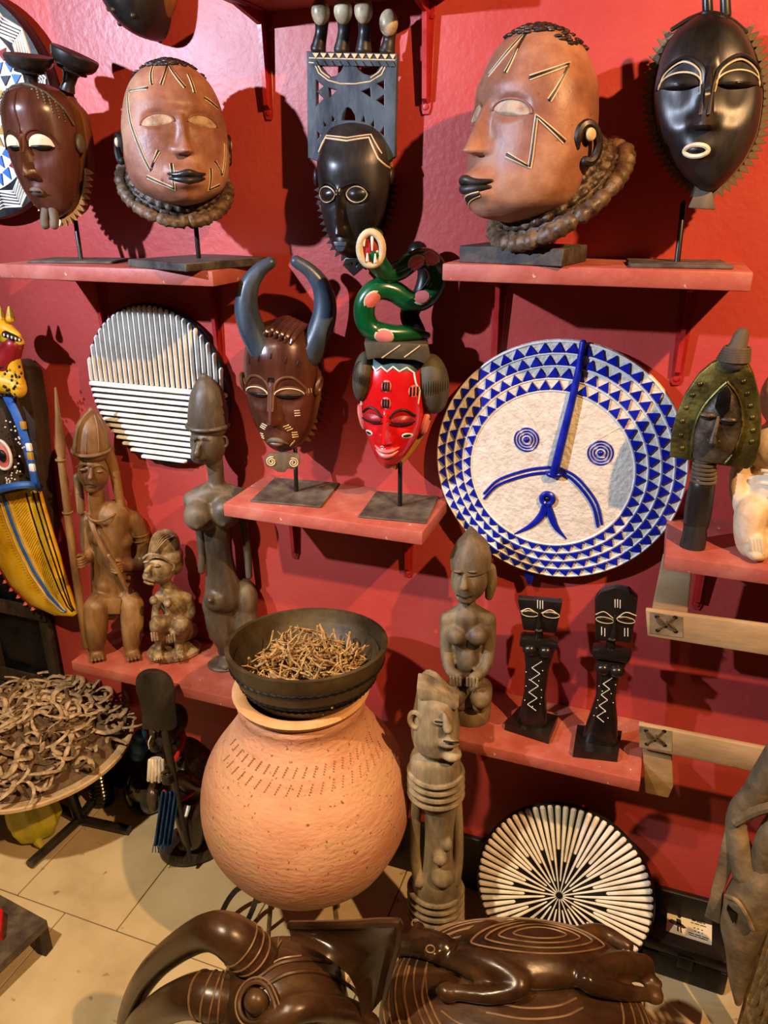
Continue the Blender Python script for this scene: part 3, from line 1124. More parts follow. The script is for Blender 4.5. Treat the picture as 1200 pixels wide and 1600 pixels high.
m_ = ob('mouth', prism([(nc - .012, zc(376)), (nc + .012, zc(376)), (nc + .010, zc(384)), (nc + .005, zc(391)), (nc - .005, zc(391)), (nc - .010, zc(384))], fm.front(nc, zc(382))[1] - .004, fm.front(nc, zc(382))[1] + .02, .0015), 'wood_bluish', root)
ob('mouth_line', tube([(nc - .011, fm.front(nc, zc(382))[1] - .0035, zc(383)), (nc + .011, fm.front(nc, zc(382))[1] - .0035, zc(383))], .001, 6), 'iron_black', m_)
ob('hairline', join(fm.line([W(500, 238), W(510, 217), W(545, 222), W(576, 216), W(590, 248), W(602, 262)], .0017, 30, .0006), fm.line([W(505, 226), W(511, 213), W(545, 217), W(578, 211), W(594, 240)], .0013, 30, .0006)), 'cream_line', root)
rim = Form([(z_, c_, a_ + .002, .003, .03) for (z_, c_, a_, f_, b_) in secs], 2.4, None, -.034)
ob('rim', rim.mesh(60, 50), 'wood_side', root)
teeth(root, rim, 52, -.036, .0115, 'wood_black', lambda x, z: z < zc(285))
p = [W(536, 404), W(562, 404), W(564, 416), W(548, 430), (W(533, 414))]
ob('chin_tuft', xf(plate([p, [W(543, 410), W(548, 408), W(548, 418)], [W(552, 408), W(557, 411), W(552, 418)]], .006, .001), (0, -.045, 0)), 'wood_black', root)

# ------------------------------------------------------------------ dark studded mask hanging at the top edge
loc = tuple(atY(238, 0, -0.01))
root = thing('hanging_mask', 'dark studded mask bottom cut off at the top edge', 'mask', (loc[0], -.004, loc[2]), 0)
V, F = [], []
secs = [(-.068, .012, .004, .02, .01), (-.062, .008, .022, .045, .02), (-.04, .0, .045, .07, .02), (0, -.008, .062, .085, .02), (.06, -.01, .072, .09, .02), (.12, -.01, .06, .08, .02), (.16, -.01, .004, .02, .01)]
fm = Form(secs, 2.2, None, -.025)
ob('shell', fm.mesh(60, 50), 'wood_black', root)
for a_, z_ in ((-62, -.02), (-50, -.045), (-20, -.03), (-66, .02), (20, -.04), (-40, .0), (5, .01)):
    ob('stud', ell(form_ang(fm, math.radians(a_), z_), (.005, .005, .005), None, 10, 8), 'brass_dark', root)
ob('side_wall', xf(ell((0, 0, 0), (.05, .03, .075)), (.022, -.028, .03)), 'wood_side', root)

# ------------------------------------------------------------------ horned mask on the middle shelf
loc = (-0.672, -0.085, Z_MID)
fr = Fr(loc)
root = thing('face_mask', 'brown mask with two large curved horns on the middle shelf', 'mask', loc, fr.th)
zc = lambda py, d=.03: fr(430, py, d)[2]
rel = math.radians(-20)
k_ = 1 / 770.
secs = [(zc(714), 0, .004, .01, .01), (zc(706), 0, .026, .026, .015), (zc(690), 0, .042, .038, .02), (zc(660), 0, .060, .05, .02), (zc(620), 0, .070, .056, .02), (zc(580), 0, .073, .058, .02),
        (zc(545), 0, .066, .054, .02), (zc(522), 0, .048, .04, .02), (zc(510), 0, .02, .02, .01), (zc(507), 0, .004, .006, .006)]
fm = Form(secs, 2.25, sum_d(nose_d(zc(602), zc(663), .006, .014, .024, .3, 0, .004), socket_d(.032, zc(620), .028, .03, .007), mound_d(0, zc(690), .03, .016, .007), mound_d(0, zc(560), .05, .025, .005)))
piv = ob('face', fm.mesh(110, 120), 'wood_polished', root, loc=(fr(437, 600)[0], 0, 0), rot=(math.radians(-3), 0, rel))
for sg in (-1, 1):
    ob('brow', fm.line([(sg * .004, zc(640)), (sg * .006, zc(606)), (sg * .020, zc(591)), (sg * .042, zc(590)), (sg * .060, zc(606)), (sg * .063, zc(618))], .0026, 24, .0008, curve=True), 'wood_brown', piv)
    e = ob('eyelid', eye_shape(fm, sg * .033, zc(617), .025, .018, .001, .006, 0, 1.0, .12), 'wood_brown', piv)
    ob('eye_slit', eye_shape(fm, sg * .033, zc(617), .023, .008, .0035, .0055, 0, .45, .9), 'iron_black', e)
    ob('lid_edge', fm.line(arc_pts(sg * .033, zc(616), .026, .012, 5, 175), .0013, 18, .0045, curve=True), 'cream_line', e)
    e2 = ob('ear', tube([(sg * (.077 + .004 * math.sin(t)), -.004 - .012 * math.cos(t), zc(607) + .016 * math.sin(t)) for t in np.linspace(0, 2 * math.pi, 20)[:-1]], .0045, 8, closed=True), 'wood_brown', piv)
# mouth
ob('upper_lip', stube([fm.front(x, zc(687) - 2 * x * x / .03 * .3, .001) for x in (-.022, -.011, 0, .011, .022)], [.001, .0045, .005, .0045, .001], 8, 18), 'wood_grey', piv)
ob('lower_lip', stube([fm.front(x, zc(694) + x * x * 8, .001) for x in (-.018, -.009, 0, .009, .018)], [.001, .004, .0048, .004, .001], 8, 18), 'wood_brown', piv)
# small raised scars
def tick(fm, x, z, n_, dx, dz, ln, m, parent, r=.0012):
    ob('scar', join(*[fm.line([(x + (i - (n_ - 1) / 2) * dx - ln[0], z + (i - (n_ - 1) / 2) * dz - ln[1]), (x + (i - (n_ - 1) / 2) * dx + ln[0], z + (i - (n_ - 1) / 2) * dz + ln[1])], r, 6, .0004) for i in range(n_)]), m, parent)
tick(fm, 0, zc(593), 3, .0045, 0, (0, .004), 'iron_black', piv, .0016)
for x in (-.045, -.022, .003, .03, .05):
    tick(fm, x, zc(555 + abs(x) * 250), 1, 0, 0, (.0006, .005), 'iron_black', piv, .0013)
tick(fm, -.024, zc(668), 3, .003, .004, (.005, -.002), 'cream_line', piv)
tick(fm, .026, zc(668), 3, -.003, .004, (.005, .002), 'cream_line', piv)
tick(fm, .045, zc(645), 3, 0, .005, (.004, 0), 'cream_line', piv)
tick(fm, .036, zc(680), 3, 0, .005, (.004, 0), 'cream_line', piv)
tick(fm, .028, zc(695), 2, .004, .004, (.003, .004), 'cream_line', piv)
tick(fm, -.032, zc(685), 3, 0, .005, (.004, 0), 'cream_line', piv)
tick(fm, .066, zc(612), 4, .003, 0, (0, .004), 'cream_line', piv)
# side wall and pierced back edge
sd = Form([(z_, c_, a_ + .003, .004, .07) for z_, c_, a_, f_, b_ in secs[1:-1]] + [(zc(716), 0, .004, .002, .02), (zc(503), 0, .004, .002, .02)], 2.6, None, .018)
ob('side_wall', sd.mesh(72, 60), 'wood_brown', piv)
teeth(piv, sd, 46, .03, .010, 'wood_brown', lambda x, z: z < zc(620) and z > zc(705))
# hair braids across the top
for i in range(9):
    x = -.052 + i * .013
    z1 = zc(520) - abs(x) * .25
    ob('hair_braid', stube([fm.front(x * .8 - .004, z1 - .008, .002), fm.front(x * .8, z1 + .003, .006), (x * .75 + .01, -.012, z1 + .019), (x * .7 + .016, .012, z1 + .02)], [.003, .0062, .0066, .005], 8, 16), 'wood_polished', piv)
# horns
hl = [(410, 548), (394, 515), (385, 480), (390, 445), (406, 422), (423, 410)]
hr = [(482, 556), (499, 520), (508, 484), (503, 450), (486, 425), (462, 408)]
for nm, pts in (('horn', hl), ('horn', hr)):
    P = [fr(px, py, .01) for px, py in pts]
    ob('horn', stube(P, [.025, .0245, .022, .018, .0135, .0105], 16, 40), 'wood_bluish', root)
# scrolled chin piece
bc = fr(441, 722, .035)
def spiral(cx, cz, r, turns, sg, n=40):
    return [(cx + sg * r * (1 - .8 * t) * math.cos(2 * math.pi * turns * t + 1.2), bc[1] - .007, cz + r * (1 - .8 * t) * math.sin(2 * math.pi * turns * t + 1.2)) for t in np.linspace(0, 1, n)]
bp = [(bc[0] + dx / 770., bc[2] + dz / 800.) for dx, dz in [(-15, 16), (15, 15), (27, 12), (27, -2), (18, -12), (8, -10), (3, -16), (-8, -15), (-13, -10), (-24, -6), (-27, 6), (-20, 14)]]
cp = ob('chin_scroll', prism(bp, bc[1] - .006, bc[1] + .006, .002), 'wood_grey', root)
ob('scroll_line', tube(spiral(bc[0] + .022, bc[2], .010, 2, -1), .0012, 6), 'cream_line', cp)
ob('scroll_line', tube(spiral(bc[0] - .021, bc[2] + .004, .010, 2, 1), .0012, 6), 'cream_line', cp)
pr = fr(463, 738, -.005)
stand(root, 0, zc(715), fr(463, 766)[0], fr(463, 740)[0], y=.0, sx=.074, sy=.07, th=.004, rot=-fr.th + .12, dy=.02)

# ------------------------------------------------------------------ red mask with a snake on its head
loc = (-0.447, -0.09, Z_MID)
fr = Fr(loc)
root = thing('face_mask', 'red painted mask crowned by a green snake with open jaws', 'mask', loc, fr.th)
zc = lambda py, d=.03: fr(605, py, d)[2]
rel = math.radians(-14)
secs = [(zc(740), -.006, .004, .012, .01), (zc(730), -.005, .020, .026, .015), (zc(710), -.002, .036, .04, .02), (zc(680), 0, .052, .05, .02), (zc(645), 0, .060, .056, .02), (zc(610), 0, .061, .056, .02),
        (zc(580), 0, .058, .05, .02), (zc(560), 0, .045, .036, .015), (zc(553), 0, .004, .01, .01)]
fm = Form(secs, 2.3, sum_d(nose_d(zc(648), zc(693), .006, .015, .024, .3, 0, .004), socket_d(.03, zc(660), .026, .022, .006), lips_d(zc(708), .024, .013, .006), mound_d(0, zc(708), .028, .018, .006), mound_d(0, zc(728), .016, .012, .006)))
piv = ob('face', fm.mesh(110, 120), 'red_paint', root, loc=(fr(612, 640)[0], 0, 0), rot=(math.radians(-4), 0, rel))
for sg in (-1, 1):
    ob('brow', fm.line([(sg * .009, zc(652)), (sg * .018, zc(643)), (sg * .034, zc(640)), (sg * .050, zc(650))], .0022, 20, .001, curve=True), 'dark_line', piv)
    e = ob('eyelid', eye_shape(fm, sg * .030, zc(659), .021, .011, .001, .007, 0, 1, .6), 'red_dark', piv)
    ob('eye_slit', fm.line(arc_pts(sg * .030, zc(658), .020, .006, 190, 350), .0016, 18, .007, curve=True), 'iron_black', e)
    ob('cheek_mark', eye_shape(fm, sg * .037, zc(681), .009, .005, .0008, .002), 'white_paint', piv)
    ob('cheek_mark', eye_shape(fm, sg * .037, zc(681), .0065, .003, .0022, .002), 'iron_black', piv)
    ob('ear', tube([(sg * (.062 + .005 * math.sin(t)), .008 - .011 * math.cos(t), zc(665) + .020 * math.sin(t)) for t in np.linspace(0, 2 * math.pi, 22)[:-1]], .0062, 8, closed=True), 'pink_paint', piv)
for x, py in ((0, 605), (0, 631), (.048, 612), (-.05, 612)):
    ob('forehead_mark', eye_shape(fm, x, zc(py), .0095, .011, .0004, .002), 'pink_paint', piv)
    for q in (-.005, 0, .005):
        ob('forehead_scar', fm.line([(x + q, zc(py) - .007), (x + q, zc(py) + .007)], .0019, 6, .0022), 'iron_black', piv)
ob('lips', join(stube([fm.front(x, zc(705) + x * x * 14, .0) for x in (-.023, -.012, 0, .012, .023)], [.001, .0035, .004, .0035, .001], 8, 18), stube([fm.front(x, zc(712) + x * x * 20, .0) for x in (-.021, -.011, 0, .011, .021)], [.001, .004, .005, .004, .001], 8, 18)), 'pink_paint', piv)
# white zigzag hairline and blue-green crown band
hp = [(-.055, zc(640)), (-.056, zc(606)), (-.050, zc(585)), (-.040, zc(580)), (-.030, zc(576)), (-.022, zc(583)), (-.012, zc(576)), (0, zc(583)), (.010, zc(575)), (.022, zc(582)), (.034, zc(576)), (.046, zc(584)), (.050, zc(600)), (.056, zc(612)), (.054, zc(632))]
ob('hairline', fm.line(hp, .0016, 70, .0012), 'white_paint', piv)
def crown(u, v):
    x = -.052 + .104 * u
    zb = zc(578) - .012 * abs(u - .5)
    zt_ = zc(556) - .16 * (x * x) / .05
    return fm.front(x, zb + (zt_ - zb) * v, .0012)
ob('crown_band', patch(crown, 24, 6, .006), 'teal_paint', piv)
# hair lobes
for sg, (lx, ly, rx, rz_) in ((-1, (567, 588, .019, .046)), (1, (676, 600, .031, .056))):
    c_ = fr(lx, ly, .0)
    lb = ob('hair_lobe', xf(ell((0, 0, 0), (rx, .034, rz_), None, 26, 18), c_, (0, sg * -.12, 0)), 'olive_wood', root)
    ob('hair_groove', join(*[stube([(c_[0] + rx * .98 * q, c_[1] - .034 * math.sqrt(max(0, 1 - q * q)) * .62, c_[2] + rz_ * .72 * math.sqrt(1 - q * q) * 1), (c_[0] + rx * 1.0 * q, c_[1] - .0346 * math.sqrt(max(0, 1 - q * q)), c_[2]), (c_[0] + rx * .98 * q, c_[1] - .034 * math.sqrt(max(0, 1 - q * q)) * .62, c_[2] - rz_ * .72 * math.sqrt(1 - q * q))], .0008, 5, 12) for q in np.linspace(-.85, .85, 13)]), 'dark_line', lb)
# flat cap block
cb = [fr(px, py, .0) for px, py in [(570, 528), (668, 531), (672, 552), (664, 562), (648, 556), (590, 553), (575, 556)]]
ob('cap_block', prism([(p[0], p[2]) for p in cb], -.042, .05, .003), 'olive_wood', root)
ob('cap_groove', join(tube([(*fr(598, 552)[:1], -.0425, fr(598, 552)[2]), (fr(625, 533)[0], -.0425, fr(625, 533)[2])], .0012, 6), tube([(fr(632, 551)[0], -.0425, fr(632, 551)[2]), (fr(655, 534)[0], -.0425, fr(655, 534)[2])], .0012, 6)), 'cream_line', root)
# yellow wooden side wall
sd = Form([(z_, c_ + .006, a_ + .002, .004, .06) for z_, c_, a_, f_, b_ in secs[1:]] + [(zc(746), 0, .004, .002, .03)], 2.4, None, .018)
mat('wood_yellow', ['#8a6420', '#a88034', '#bd9648'], 0.5, 14, (1, 1, .3), .2)
ob('side_wall', sd.mesh(72, 60), 'wood_yellow', piv)
# snake
sp = [(668, 524, .0), (640, 521, .012), (608, 521, .02), (582, 515, .02), (570, 496, .02), (572, 470, .02), (590, 452, .02), (615, 455, .015), (640, 470, .01), (662, 468, .005), (680, 448, .0), (684, 424, .0), (668, 404, .0), (645, 408, .01), (625, 422, .02), (605, 426, .03), (592, 414, .045), (584, 396, .062)]
SP = np.array([fr(a, b, c) for a, b, c in sp])
rr = [.006, .013, .017, .019, .019, .019, .019, .019, .0185, .018, .018, .018, .0175, .017, .017, .0165, .017, .019]
sn = ob('snake', stube(SP, rr, 18, 120), 'green_paint', root)
spts = smooth_pts(SP, 121)
def blotch(i, along, ang, size):
    c_ = spts[i]
    t = spts[min(i + 2, 120)] - spts[max(i - 2, 0)]
    t /= np.linalg.norm(t)
    w = np.array([0, -1, 0.0])
    w -= t * (w @ t)
    w /= np.linalg.norm(w)
    s_ = np.cross(t, w)
    rad = np.interp(i, np.linspace(0, 120, len(rr)), rr)
    for nm, sz, lf, m in (('blotch_edge', size, .0006, 'cream_line'), ('blotch', size * .8, .0018, 'pink_paint')):
        V, F = [], []
        for q in range(0, 5):
            for k in range(16):
                a = 2 * math.pi * k / 16
                u, v = sz * q / 4 * math.cos(a) * 1.25, sz * q / 4 * math.sin(a)
                th = ang + v / rad
                V.append(tuple(c_ + t * u + (w * math.cos(th) + s_ * math.sin(th)) * (rad + lf - 40 * u * u * .02)))
        for q in range(4):
            for k in range(16):
                F.append((q * 16 + k, q * 16 + (k + 1) % 16, (q + 1) * 16 + (k + 1) % 16, (q + 1) * 16 + k))
        ob(nm, (V, F), m, sn)
for i, ang, sz in ((16, -.2, .014), (38, .5, .015), (62, -.5, .014), (84, .2, .013), (92, -.3, .014)):
    blotch(i, 0, ang, sz)
# open jaws towards the viewer
hc = SP[-1] + np.array([-.004, -.006, .008])
ob('jaw_ring', tube([hc + np.array([.019 * math.cos(t), -.008 - .004 * math.sin(t), .026 * math.sin(t)]) for t in np.linspace(0, 2 * math.pi, 28)[:-1]], .0062, 10, closed=True), 'cream_line', sn)
ob('mouth_hollow', ell(hc + np.array([0, -.004, 0]), (.017, .007, .024)), 'red_dark', sn)
for dx, dz, l_ in ((-.011, .017, -.012), (.002, .02, -.022), (-.006, -.018, .011), (.007, -.02, .012)):
    ob('fang', tube([hc + np.array([dx, -.012, dz]), hc + np.array([dx, -.013, dz + l_])], [.0028, .0012], 8), 'white_paint', sn)
ob('snake_crown', ell(hc + np.array([.002, .004, .022]), (.018, .016, .011)), 'green_paint', sn)
# black bird figure behind the coils
bk = [fr(652, 392, -.03), fr(664, 420, -.04), fr(660, 455, -.04), fr(640, 490, -.03), fr(652, 520, -.02)]
ob('rear_figure', stube(bk, [.018, .014, .016, .018, .016], 12, 30), 'wood_black', root)
stand(root, 0, zc(735), fr(625, 796)[0], fr(625, 745)[0], y=.0, sx=.066, sy=.07, th=.004, rot=-fr.th + .1, dy=.015)

# ------------------------------------------------------------------ round carved discs
def rib(p0, p1, w0, w1, h, y, cap=True):
    """raised rounded bar from p0 to p1 in (x, z), standing proud of y"""
    p0, p1 = np.array(p0, float), np.array(p1, float)
    t = (p1 - p0)
    L_ = np.linalg.norm(t)
    t /= L_
    n = np.array([-t[1], t[0]])
    V, F = [], []
    st = [0, min(.004, L_ * .2), L_ - min(.004, L_ * .2), L_]
    for j, s_ in enumerate(st):
        k = .62 if j in (0, 3) else 1.0
        w = (w0 + (w1 - w0) * s_ / L_) * k
        hh = h * (.45 if j in (0, 3) else 1.0)
        c = p0 + t * s_
        for a, b in ((-1, 0), (-.85, .65), (-.4, 1), (.4, 1), (.85, .65), (1, 0)):
            q = c + n * w * a
            V.append((q[0], y - hh * b, q[1]))
    for j in range(3):
        for i in range(5):
            F.append((j * 6 + i, j * 6 + i + 1, (j + 1) * 6 + i + 1, (j + 1) * 6 + i))
        F.append((j * 6 + 5, j * 6, (j + 1) * 6, (j + 1) * 6 + 5))
    F.append((0, 1, 2, 3, 4, 5))
    F.append(tuple(18 + i for i in range(6)))
    return V, F


def disc_body(R, th=0.02, dish=0.0, n=72):
    """turned disc, axis along -y, back at y=0"""
    prof = [(R * .9, 0), (R * .985, th * .3), (R, th * .7), (R * .985, th), (R * .9, th + dish * .25), (R * .6, th + dish * .7), (R * .3, th + dish * .95), (.0005, th + dish)]
    V, F = lathe(prof, n)
    return xf((V, F), (0, 0, 0), (math.pi / 2, 0, 0))


# striped disc
c0 = (-1.034, 0.0, 1.2135)
R = .180
root = thing('carved_disc', 'round black disc with white upright and level ribs behind the statues', 'disc', (c0[0], -.001, c0[2]), 0)
ob('disc_body', disc_body(R, .022), 'black_paint', root)
split = atY(240, 607, -.03)[2] - c0[2]
n = 26
for i in range(n):
    x = -R * .97 + (i + .5) * 2 * R * .97 / n
    zt = math.sqrt(max(0, (R * .985) ** 2 - x * x))
    if zt - split < .01:
        continue
    ob('rib', rib((x * 1.0 - .002, split + .003), (x, zt - .002), max(.0024,.0030), .0042, .009, -.0215), 'white_paint', root)
ob('rib', rib((-math.sqrt(R * R - split ** 2) * .985, split - .002), (math.sqrt(R * R - split ** 2) * .985, split - .002), .006, .006, .010, -.0215), 'white_paint', root)
nb = 12
for i in range(nb):
    z = split - .016 - i * (R + split - .018) / nb
    x = math.sqrt(max(0, (R * .975) ** 2 - z * z))
    if x > .02:
        ob('rib', rib((-x, z), (x, z), .0041, .0041, .009, -.0215), 'white_paint', root)

# big blue and white disc
R = .2315
c0 = np.array([-.1585, 0, 1.137])
root = thing('carved_disc', 'large white disc with rows of blue triangles and an owl-like face', 'disc', (c0[0], -.001, c0[2]), 0)
YF = -.036
def W(px, py, Y=YF):
    p = atY(px, py, Y)
    return np.array([p[0] - c0[0], p[2] - c0[2]])
ob('disc_body', disc_body(R, .030), 'white_rough', root)
ci, ri = np.array([-.010, -.012]), R * .655
rows = 4
def ring_pt(f, a):
    c = ci * (1 - f)
    r = ri + (R * .992 - ri) * f
    return c + r * np.array([math.cos(a), math.sin(a)])
for k in range(rows + 1):
    f = k / rows
    if k == rows:
        f = .985
    ob('ridge', tube([(*ring_pt(f, a)[:1], -.0295, ring_pt(f, a)[1]) for a in np.linspace(0, 2 * math.pi, 97)[:-1]], .0024, 6, closed=True), 'white_paint', root)
for k in range(rows):
    nt = (44, 48, 52, 56)[k]
    for i in range(nt):
        a = 2 * math.pi * (i + .5 * (k % 2)) / nt
        da = math.pi / nt * .93
        f0, f1 = (k + .14) / rows, (k + .90) / rows
        q = [ring_pt(f0, a - da), ring_pt(f0, a + da), ring_pt(f1, a)]
        ob('blue_triangle', prism([tuple(p) for p in q], -.0335, -.0285), 'blue_paint', root, smooth=False)
# nose bar
def W3(px, py, y):
    p = W(px, py)
    return (p[0], y, p[1])
ob('nose_bar', tube([W3(911, 536, -.034), W3(905, 575, -.036), W3(893, 630, -.037), W3(878, 690, -.038), W3(866, 738, -.038)], [.0065, .0065, .007, .008, .009], 10), 'blue_paint', root)
ob('nose_tip', xf(ell((0, 0, 0), (.016, .008, .007)), W3(866, 741, -.037)), 'blue_paint', root)
for pts in ([(756, 776), (775, 757), (800, 746), (830, 738), (858, 735)], [(873, 735), (895, 747), (915, 768), (930, 792), (937, 822)]):
    for off in (-4, 4):
        P = [W3(px + (off if pts[0][0] > 800 else 0) * .8, py + (off if pts[0][0] < 800 else -off * .5), -.031) for px, py in pts]
        ob('brow_line', stube(P, .0028, 6, 24), 'blue_paint', root)
for ex, ey in ((822, 688), (938, 709)):
    p = W(ex, ey)
    e = ob('eye', ell((p[0], -.03, p[1]), (.006, .006, .006), None, 14, 10), 'blue_paint', root)
    for r_ in (.011, .0165, .022):
        ob('eye_ring', tube([(p[0] + r_ * math.cos(t), -.0305, p[1] + r_ * math.sin(t)) for t in np.linspace(0, 2 * math.pi, 37)[:-1]], .0017, 6, closed=True), 'blue_paint', e)
for a_, b_, sg in (((792, 620), (848, 700), 1), ((1000, 655), (905, 705), 1)):
    ob('cheek_groove', stube([W3(*a_, -.029), W3((a_[0] + b_[0]) / 2 + 10, (a_[1] + b_[1]) / 2 - 8, -.0295), W3(*b_, -.029)], .0016, 6, 16), 'white_rough', root)
p = W(855, 780)
mo = ob('mouth', tube([(p[0] + .0105 * math.cos(t), -.033, p[1] + .0105 * math.sin(t)) for t in np.linspace(0, 2 * math.pi, 31)[:-1]], .0055, 9, closed=True), 'blue_paint', root)
ob('mouth_hole', ell((p[0], -.0325, p[1]), (.005, .004, .005), None, 12, 8), 'iron_black', mo)
for pts, w in (([(851, 792), (846, 806), (830, 822), (803, 836)], [.007, .0075, .0055, .0015]), ([(857, 792), (861, 808), (869, 826), (884, 843)], [.0055, .0075, .0055, .0015])):
    ob('mouth_line', stube([W3(*q, -.031) for q in pts], w, 8, 20, flat=.6, up=(0, 1, 0)), 'blue_paint', root)
q = W(828, 905, -.015)
ob('foot_peg', prism([(q[0] - .014, q[1] + .02), (q[0] + .010, q[1] + .02), (q[0] + .006, q[1] - .006), (q[0] - .002, q[1] - .009)], -.024, -.004, .002), 'blue_paint', root)

# painted disc at the upper left corner
R = .213
c0 = np.array([-1.392, 0, 1.768])
root = thing('carved_disc', 'painted disc with coloured triangles and zigzag lines at top left corner', 'disc', (c0[0], -.001, c0[2]), 0)
ob('disc_body', disc_body(R, .045), 'black_paint', root)
ob('white_band', xf(lathe([(R * .36, 0), (R * .36, .003), (R * .74, .003), (R * .74, 0)], 72), (0, -.0445, 0), (math.pi / 2, 0, 0)), 'white_paint', root, deg=30)
cols = ['blue_light', 'ochre_paint', 'red_dark', 'navy_paint']
for row, (r0, r1, nt) in enumerate(((R * .39, R * .49, 24), (R * .51, R * .61, 30), (R * .63, R * .73, 36))):
    for i in range(nt):
        a = 2 * math.pi * i / nt
        da = math.pi / nt * .85
        pol = lambda r, t: (r * math.cos(t), r * math.sin(t))
        mm = ['ochre_paint', 'navy_paint', 'blue_light'][row] if (i % (nt // 4)) < nt // 8 else ['ochre_paint', 'blue_light', 'red_dark'][row]
        ob('triangle', prism([pol(r0, a - da), pol(r0, a + da), pol(r1, a)], -.0505, -.0465), mm, root, smooth=False)
ob('navy_centre', xf(lathe([(R * .355, 0), (R * .35, .006), (.0005, .010)], 48), (0, -.0445, 0), (math.pi / 2, 0, 0)), 'navy_paint', root)
nz_ = 14
for j in range(7):
    rb = R * (.770 + .030 * j)
    for s_ in range(nz_ * 2):
        a0, a1 = math.pi * s_ / nz_, math.pi * (s_ + 1) / nz_
        r0, r1 = (rb - R * .045, rb + R * .045) if s_ % 2 == 0 else (rb + R * .045, rb - R * .045)
        r0, r1 = [min(max(q, R * .755), R * .972) for q in (r0, r1)]
        ob('chevron_line', rib((r0 * math.cos(a0), r0 * math.sin(a0)), (r1 * math.cos(a1), r1 * math.sin(a1)), .0021, .0021, .005, -.0435), 'white_paint', root)

# black and white rayed disc leaning at the foot of the wall
R = .192
cy_, cz_ = -.098, .186
lean = math.radians(-20)
root = thing('carved_disc', 'round black disc with white rays leaning near the floor', 'disc', (-.052, cy_, cz_), 0)
root.rotation_euler = (lean, 0, 0)
ob('disc_body', disc_body(R, .020, .004), 'black_paint', root)
nr = 68
ctr = np.array([-.006, -.012])
for i in range(nr):
    a = 2 * math.pi * i / nr
    e = np.array([math.cos(a), math.sin(a)]) * R * .975
    r0 = (.006, .075, .030, .10)[i % 4]
    d = (e - ctr)
    L_ = np.linalg.norm(d)
    s_ = ctr + d / L_ * r0
    ob('ray', rib(tuple(s_), tuple(e), .0009 + .030 * r0, .0062, .007, -.0195), 'white_paint', root)

# ------------------------------------------------------------------ brass-faced reliquary figure
def loft2(Lp, Rp, dep, back=0.004, n=14, p=2.0):
    """half-round skin between two edge curves (lists of 3-D points); bulges towards -y"""
    V, F = [], []
    for a, b, d in zip(Lp, Rp, dep):
        a, b = np.array(a, float), np.array(b, float)
        c, h = (a + b) / 2, (b - a) / 2
        for k in range(n + 1):
            t = math.pi * k / n
            V.append(tuple(c - h * math.cos(t) + np.array([0, -d * math.sin(t) ** (2 / p), 0])))
        for k in range(1, n):
            t = math.pi * k / n
            V.append(tuple(c + h * math.cos(t) + np.array([0, back * math.sin(t), 0])))
    w = 2 * n
    m = len(Lp)
    for i in range(m - 1):
        for k in range(w):
            F.append((i * w + k, i * w + (k + 1) % w, (i + 1) * w + (k + 1) % w, (i + 1) * w + k))
    F.append(tuple(range(w)))
    F.append(tuple((m - 1) * w + k for k in range(w)))
    return V, F


loc = atZ(1082, 852, Z_FR)
loc[1] = min(loc[1], -.06)
fr = Fr(loc)
root = thing('reliquary_figure', 'brass-covered reliquary figure with leaf-shaped head on a wooden post', 'figure', loc, fr.th)
P2 = lambda px, py, d=0: (fr(px, py, d)[0], fr(px, py, d)[2])
brd = [(1047, 712), (1049, 680), (1057, 645), (1070, 615), (1092, 583), (1112, 566), (1130, 558), (1168, 562), (1178, 585), (1187, 620), (1190, 655), (1188, 690), (1180, 720), (1168, 731), (1110, 722)]
ob('head_board', prism([P2(*q) for q in brd], -.010, .010, .003), 'brass', root)
inn = [(1080, 715), (1082, 680), (1092, 645), (1110, 620), (1136, 598), (1150, 615), (1160, 645), (1160, 680), (1148, 705), (1132, 724), (1105, 722)]
L_ = [(1080, 714), (1081, 690), (1088, 660), (1100, 635), (1118, 614), (1134, 599)]
R_ = [(1133, 724), (1148, 705), (1159, 675), (1160, 645), (1152, 618), (1138, 599)]
fc = ob('face_panel', loft2([fr(*q, .010) for q in L_], [fr(*q, .010) for q in R_], [.010, .014, .017, .016, .012, .004]), 'brass_dark', root)
ob('face_edge', stube([fr(*q, .014) for q in L_ + R_[::-1]], .0022, 6, 50), 'brass', fc)
ob('forehead_plate', prism([P2(*q, .02) for q in [(1117, 635), (1122, 612), (1137, 602), (1143, 615), (1140, 640), (1128, 652)]], -.0285, -.018, .001), 'copper_dark', fc)
for px, py in ((1106, 650), (1139, 657)):
    e = fr(px, py, .024)
    ob('eye', ell(e, (.0125, .006, .0065)), 'brass_dark', fc)
    ob('eye_line', tube([e + np.array([-.011, -.0055, 0]), e + np.array([0, -.0068, -.001]), e + np.array([.011, -.0055, 0])], .0011, 6), 'copper_dark', fc)
n0, n1 = fr(1122, 652, .026), fr(1114, 692, .036)
ob('nose', join(tube([n0, (n0 + n1) / 2, n1], [.003, .0045, .0085], 10), tube([n1 + np.array([-.007, .004, .002]), n1 + np.array([.008, .004, .002])], .004, 8)), 'brass_dark', fc)
for i, (px, py) in enumerate([(1162, 596), (1168, 615), (1173, 634), (1176, 652), (1177, 672), (1175, 690), (1094, 600), (1082, 617), (1072, 637), (1066, 658), (1064, 680), (1066, 700)]):
    ob('boss', ell(fr(px, py, .010), (.004, .003, .004), None, 10, 8), 'brass', root)
pa, pb = fr(1146, 562), fr(1160, 520)
cr = ob('crown_knob', tube([pa, pa * .6 + pb * .4, pa * .45 + pb * .55, pa * .1 + pb * .9, pb], [.022, .0165, .013, .0115, .009], 14), 'wood_grey', root)
